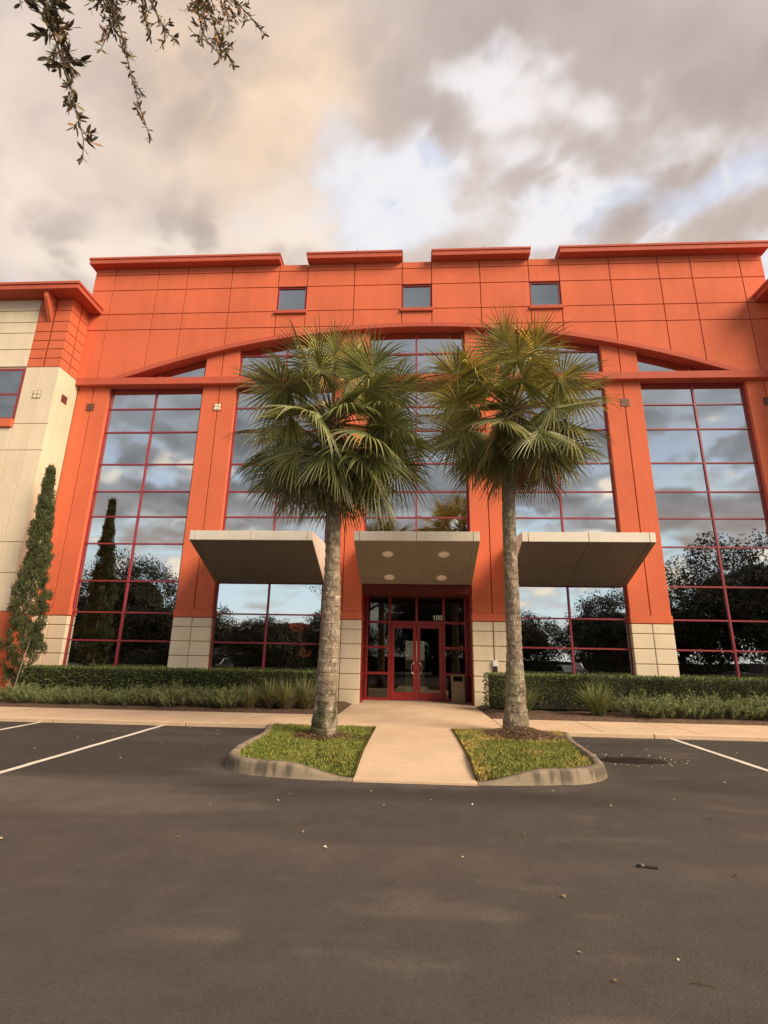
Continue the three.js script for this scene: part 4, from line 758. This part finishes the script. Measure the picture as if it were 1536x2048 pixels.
{
  const t = thing('plastic_scrap', 'crumpled strip of black plastic lying on the asphalt at the right', 'litter', [1.89, gy(-4.9), -4.9]), k = std([0.018, 0.014, 0.012], { roughness: 0.45 }), y = gy(-4.9);
  part('strip', merge([tube([V(1.86, y + 0.012, -4.9), V(1.93, y + 0.016, -4.895), V(2.0, y + 0.012, -4.885)], 0.009, 0.012, 8, 6), tube([V(1.86, y + 0.01, -4.9), V(1.94, y + 0.011, -4.878), V(2.0, y + 0.012, -4.862)], 0.008, 0.009, 8, 6)]), k, t);
  const l = new THREE.TorusGeometry(0.026, 0.009, 7, 18); l.rotateX(1.2); l.translate(1.825, y + 0.022, -4.905); part('loop', l, k, t);
  part('pale_tag', rbox(1.845, 1.862, y + 0.02, y + 0.03, -4.925, -4.885, 0.004), M.white, t);
  t.scale.setScalar(0.74);
}
{
  const y = gy(-3.33), t = thing('twig', 'dry dark twig lying on the asphalt at the lower right', 'twig', [1.53, y, -3.33]);
  part('stick', merge([tube([V(1.46, y + 0.006, -3.35), V(1.52, y + 0.012, -3.33), V(1.585, y + 0.006, -3.32)], 0.003, 0.0015, 8, 5), tube([V(1.51, y + 0.01, -3.333), V(1.525, y + 0.014, -3.36), V(1.535, y + 0.008, -3.375)], 0.002, 0.001, 5, 4), tube([V(1.535, y + 0.01, -3.33), V(1.55, y + 0.013, -3.31), V(1.57, y + 0.007, -3.30)], 0.002, 0.001, 5, 4)]), M.twig, t);
}

// ---------------------------------------------------------------- the oak overhead: its trunk stands behind, sprays hang into view
{
  const t = thing('oak_branch', 'leafy oak sprays hanging into the top left of the view', 'tree', [-4.6, -0.1, 2.6]), r = rng(1001);
  const bark = std([0.13, 0.10, 0.075], { bumpMap: T.bark, bumpScale: 0.01 });
  part('trunk', tube([V(-4.6, -0.15, 2.6), V(-4.5, 1.2, 2.5), V(-4.3, 2.6, 2.2), V(-4.0, 4.0, 1.6)], 0.24, 0.16, 14, 10), bark, t);
  part('bough', merge([tube([V(-4.0, 3.95, 1.6), V(-3.3, 5.0, 0.2), V(-2.3, 5.4, -0.9), V(-1.3, 5.35, -1.6), V(-0.3, 5.5, -2.0)], 0.13, 0.025, 20, 8), tube([V(-4.0, 3.95, 1.6), V(-4.6, 5.6, 1.0), V(-5.2, 7.0, 0.6)], 0.12, 0.04, 10, 8)]), bark, t);
  const c = new Tris(), tw = [];
  const Z = -1.5, spray = (pts, dens, leafL, tone, wide) => {
    const cv = new THREE.CatmullRomCurve3(pts), len = cv.getLength(), n = Math.round(len * dens);
    tw.push(tube(pts, 0.0065, 0.0022, 16, 5));
    const leafAt = (p, dir, L) => { const v = tone * (0.6 + 0.8 * r()), q = r(), k = q < 0.2 ? [0.42 * v, 0.21 * v, 0.075 * v] : q < 0.34 ? [0.30 * v, 0.25 * v, 0.07 * v] : [0.13 * v, 0.11 * v, 0.062 * v]; ovalLeaf(c, p, dir, rdir(r), L * 0.8, L * 0.125, k); };
    for (let i = 0; i < n; i++) {
      const u = i / n, p = cv.getPointAt(u), tg = cv.getTangentAt(u), o = rdir(r), d = o.addScaledVector(tg, 0.65).normalize();
      const side = wide * (0.3 + 0.7 * r());
      if (r() < 0.35 && u < 0.94) { const m = p.clone().addScaledVector(d, side * 0.5), e = p.clone().addScaledVector(d, side).add(V(0, -0.02, 0)); tw.push(tube([p, m, e], 0.0022, 0.0012, 4, 4)); for (let k = 0; k < 6; k++) leafAt(p.clone().lerp(e, 0.35 + 0.65 * k / 5), d.clone().addScaledVector(rdir(r), 0.9).normalize(), leafL * (0.7 + 0.5 * r())); }
      else leafAt(p, d, leafL * (0.7 + 0.6 * r()));
    }
    for (let k = 0; k < 5; k++) leafAt(pts[pts.length - 1], V(0, -1, 0).addScaledVector(rdir(r), 0.9).normalize(), leafL);
  };
  const P = (x, y, dz = 0) => V(x * 0.75 + dz * x * 0.2, 1.55 + (y - 1.55) * (0.75 + dz * 0.2), -1.875 * (1 + dz * 0.2667));
  spray([P(-3.0, 7.0), P(-2.75, 6.2), P(-2.56, 5.75), P(-2.42, 5.45), P(-2.31, 5.12), P(-2.20, 4.86), P(-2.17, 4.68)], 44, 0.062, 0.8, 0.07);
  spray([P(-2.85, 6.6), P(-2.68, 6.05), P(-2.52, 5.72), P(-2.40, 5.50)], 95, 0.082, 0.65, 0.11);
  spray([P(-2.4, 6.9), P(-2.22, 6.2), P(-2.06, 5.72), P(-1.92, 5.30), P(-1.80, 4.98), P(-1.74, 4.84)], 62, 0.044, 0.8, 0.055);
  spray([P(-2.36, 6.5), P(-2.25, 6.15), P(-2.18, 5.9)], 90, 0.05, 0.8, 0.10);
  spray([P(-2.2, 6.4), P(-2.18, 5.95), P(-2.22, 5.68)], 40, 0.055, 1.2, 0.06);
  spray([P(-2.1, 6.8), P(-1.92, 6.15), P(-1.78, 5.85), P(-1.68, 5.72)], 70, 0.045, 0.9, 0.10);
  spray([P(-2.05, 6.6), P(-1.98, 6.1), P(-1.90, 5.85)], 60, 0.045, 0.9, 0.09);
  spray([P(-1.62, 6.8), P(-1.50, 6.15), P(-1.38, 5.75), P(-1.25, 5.48)], 95, 0.044, 1.2, 0.10);
  spray([P(-1.60, 6.5), P(-1.54, 6.05), P(-1.47, 5.85)], 85, 0.044, 1.3, 0.11);
  spray([P(-1.5, 6.8), P(-1.34, 6.2), P(-1.16, 5.92), P(-1.05, 5.75)], 60, 0.042, 1.0, 0.07);
  spray([P(-1.72, 6.7), P(-1.58, 6.1), P(-1.46, 5.72), P(-1.34, 5.56)], 100, 0.044, 1.4, 0.11);
  spray([P(-1.45, 6.6), P(-1.38, 6.15), P(-1.30, 5.80)], 90, 0.042, 1.2, 0.10);
  spray([P(-2.5, 6.8), P(-2.3, 6.25), P(-2.14, 5.95)], 95, 0.048, 0.8, 0.10);
  spray([P(-3.3, 7.2), P(-3.05, 6.5), P(-2.93, 6.2)], 30, 0.06, 0.8, 0.06);
  part('twigs', merge(tw), M.twig, t);
  const lv = part('leaves', c.geo(), M.leaf, t);
  // the rest of its crown, above and behind the camera
  const cr = new Tris();
  for (let b = 0; b < 90; b++) { const o = rdir(r), p = V(-5.2 + o.x * 3, 7.4 + o.y * 1.6, 2.2 + o.z * 2.4); for (let k = 0; k < 26; k++) leafQuad(cr, p.clone().addScaledVector(rdir(r), 0.45), rdir(r), rdir(r), 0.12, 0.03, [0.05, 0.055, 0.022]); }
  part('crown', cr.geo(), M.leafMatt, t);
}

// ---------------------------------------------------------------- across the car park, seen only in the windows
function oakTree(x, z, H, R, seed, label) {
  const t = thing('shade_tree', label, 'tree', [x, -0.15, z], { group: 'trees across the car park mirrored in the windows' }), r = rng(seed), bark = std([0.09, 0.07, 0.05]);
  const limbs = [tube([V(x, -0.2, z), V(x + 0.1, H * 0.2, z), V(x, H * 0.45, z)], 0.05 * R + 0.06, 0.03 * R, 8, 8)];
  for (let i = 0; i < 7; i++) { const a = i * 0.9 + r(), l = R * (0.6 + 0.3 * r()); limbs.push(tube([V(x, H * (0.22 + 0.1 * r()), z), V(x + Math.cos(a) * l * 0.45, H * 0.5, z + Math.sin(a) * l * 0.45), V(x + Math.cos(a) * l, H * (0.6 + 0.25 * r()), z + Math.sin(a) * l)], 0.025 * R, 0.008 * R, 8, 6)); }
  part('trunk', merge(limbs), bark, t);
  const c = new Tris();
  for (let b = 0; b < 250; b++) {
    const o = rdir(r), q = Math.cbrt(0.25 + 0.85 * r()), p = V(x + o.x * R * q, H * 0.56 + o.y * H * 0.44 * q, z + o.z * R * q), s = R * 0.17 * (0.6 + 0.7 * r());
    if (p.y < H * 0.10) continue;
    for (let k = 0; k < 90; k++) leafQuad(c, p.clone().addScaledVector(rdir(r), s * Math.cbrt(r())), rdir(r), rdir(r), 0.026 * R * (0.5 + r() * 0.8) + 0.10, 0.007 * R + 0.02, [0.030, 0.034, 0.014]);
  }
  const core = new THREE.IcosahedronGeometry(1, 4), cp = core.attributes.position; for (let i = 0; i < cp.count; i++) { const X = cp.getX(i), Y = cp.getY(i), Z = cp.getZ(i), q = 0.50 + 0.7 * (f3(X * 2.2 + seed, Y * 2.2, Z * 2.2, 4) - 0.4); cp.setXYZ(i, x + X * R * q, H * 0.55 + Y * H * 0.42 * q, z + Z * R * q); }
  core.computeVertexNormals(); part('inner_foliage', core, std([0.012, 0.014, 0.006]), t);
  part('crown', c.geo(), M.leafMatt, t);
}
oakTree(31, 12, 13.0, 8.0, 1101, 'broad dark oak mirrored in the far right window');
oakTree(25, 15, 8.5, 5.0, 1102, 'dark bushy tree mirrored left of the oak in the far right window');
oakTree(17.5, 10.5, 7.4, 4.0, 1103, 'rounded tree mirrored under the right-hand canopy');
oakTree(-26.5, 11, 10.4, 4.6, 1104, 'tree mirrored beside the cypress in the far left window');
oakTree(-21, 13, 6.2, 4.6, 1105, 'low spreading tree mirrored at the right of the far left window');
oakTree(-13, 10, 4.6, 3.2, 1106, 'thin bushy tree mirrored under the left-hand canopy');
oakTree(2.5, 20, 9.5, 6.5, 1107, 'tree mirrored in the glass round the entrance doors');
oakTree(-7.5, 17, 6.0, 3.8, 1108, 'tree mirrored beside the left-hand palm trunk');
oakTree(11.5, 24, 6.5, 5.0, 1109, 'tree mirrored beside the right-hand palm trunk');
oakTree(22, 24, 6.8, 5.5, 1110, 'farther tree mirrored between the two right-hand windows');
oakTree(42, 20, 11, 8, 1111, 'farthest right tree mirrored behind the oak');
oakTree(-34, 20, 8, 6, 1112, 'farther tree mirrored behind the cypress');
{
  const t = thing('low_building', 'low grey and orange building mirrored in the window under the left-hand canopy', 'building', [-26, 0, 44]);
  part('wall', box(-60, -8, -0.2, 4.6, 44, 60), std([0.32, 0.30, 0.27], { map: T.weather }), t);
  part('roof', rbox(-60.6, -7.4, 4.6, 5.3, 43.4, 60.6, 0.05), std([0.09, 0.07, 0.06]), t);
  part('orange_wall', box(-24, -15, -0.2, 6.4, 42.8, 43.3), M.orange, t);
}
{ // a clipped hedge and shrubs along the far kerb
  const t = thing('far_hedge', 'dark hedge across the car park mirrored along the foot of the windows', 'hedge', [0, -0.1, 35]), c = new Tris(), r = rng(1201);
  part('branches', box(-60, 60, -0.2, 1.9, 34.6, 35.6), std([0.03, 0.032, 0.014]), t);
  for (let i = 0; i < 9000; i++) leafQuad(c, V(lerp(-60, 60, r()), lerp(0, 2.6, Math.pow(r(), 1.3)), 34.5 - 0.5 * r()), rdir(r), rdir(r), 0.3, 0.09, [0.05, 0.06, 0.02]);
  part('foliage', c.geo(), M.leafMatt, t);
}
function vehicle(x, z, turn, paint, pickup, name, label, category) {
  const t = thing(name, label, category, [x, -0.07, z]); t.rotation.y = turn;
  const body = std(paint, { roughness: 0.25, metalness: 0.2 }), glass = std([0.02, 0.022, 0.025], { roughness: 0.05 }), add = (n, g, m, p = t) => { const q = new THREE.Mesh(g, m); q.name = n; q.castShadow = true; p.add(q); return q; };
  const prof = pickup ? [[-2.7, 0.45], [2.75, 0.45], [2.8, 0.95], [1.55, 1.12], [0.95, 1.78], [-0.65, 1.82], [-0.85, 1.12], [-2.75, 1.12]] : [[-2.2, 0.4], [2.25, 0.4], [2.3, 0.8], [1.2, 0.98], [0.5, 1.42], [-1.0, 1.44], [-1.7, 1.02], [-2.25, 0.95]];
  const s = new THREE.Shape(prof.map((p) => new THREE.Vector2(...p))), w = pickup ? 1.9 : 1.75, g = new THREE.ExtrudeGeometry(s, { depth: w - 0.16, bevelEnabled: true, bevelThickness: 0.08, bevelSize: 0.06, bevelSegments: 2 }); g.translate(0, 0, -w / 2 + 0.08); add('body', g, body);
  const gl = pickup ? [[0.75, 1.68], [1.3, 1.16], [-0.7, 1.16], [-0.6, 1.72]] : [[0.45, 1.36], [1.0, 1.0], [-1.4, 1.0], [-0.9, 1.38]];
  const gg = new THREE.ExtrudeGeometry(new THREE.Shape(gl.map((p) => new THREE.Vector2(...p))), { depth: w + 0.02, bevelEnabled: false }); gg.translate(0, 0, -w / 2 - 0.01); add('side_windows', gg, glass);
  for (const wx of pickup ? [-1.75, 1.75] : [-1.4, 1.4]) for (const wz of [-1, 1]) { const tg = new THREE.CylinderGeometry(0.36, 0.36, 0.24, 22); tg.rotateX(Math.PI / 2); tg.translate(wx, 0.36, wz * (w / 2 - 0.08)); const wh = add('wheel', tg, M.dark); const rg = new THREE.CylinderGeometry(0.2, 0.2, 0.25, 16); rg.rotateX(Math.PI / 2); rg.translate(wx, 0.36, wz * (w / 2 - 0.07)); add('rim', rg, M.chrome, wh); }
}
vehicle(27.5, 7.2, 0.05, [0.10, 0.10, 0.11], true, 'pickup_truck', 'dark grey pickup truck mirrored at the foot of the far right window', 'pickup truck');
vehicle(14.2, 13.5, 1.57, [0.28, 0.29, 0.30], false, 'parked_car', 'silver car mirrored at the foot of the window under the right-hand canopy', 'car');
vehicle(-19, 14.5, 1.57, [0.03, 0.03, 0.035], false, 'parked_car', 'black car mirrored at the foot of the far left window', 'car');

renderer.render(scene, camera);
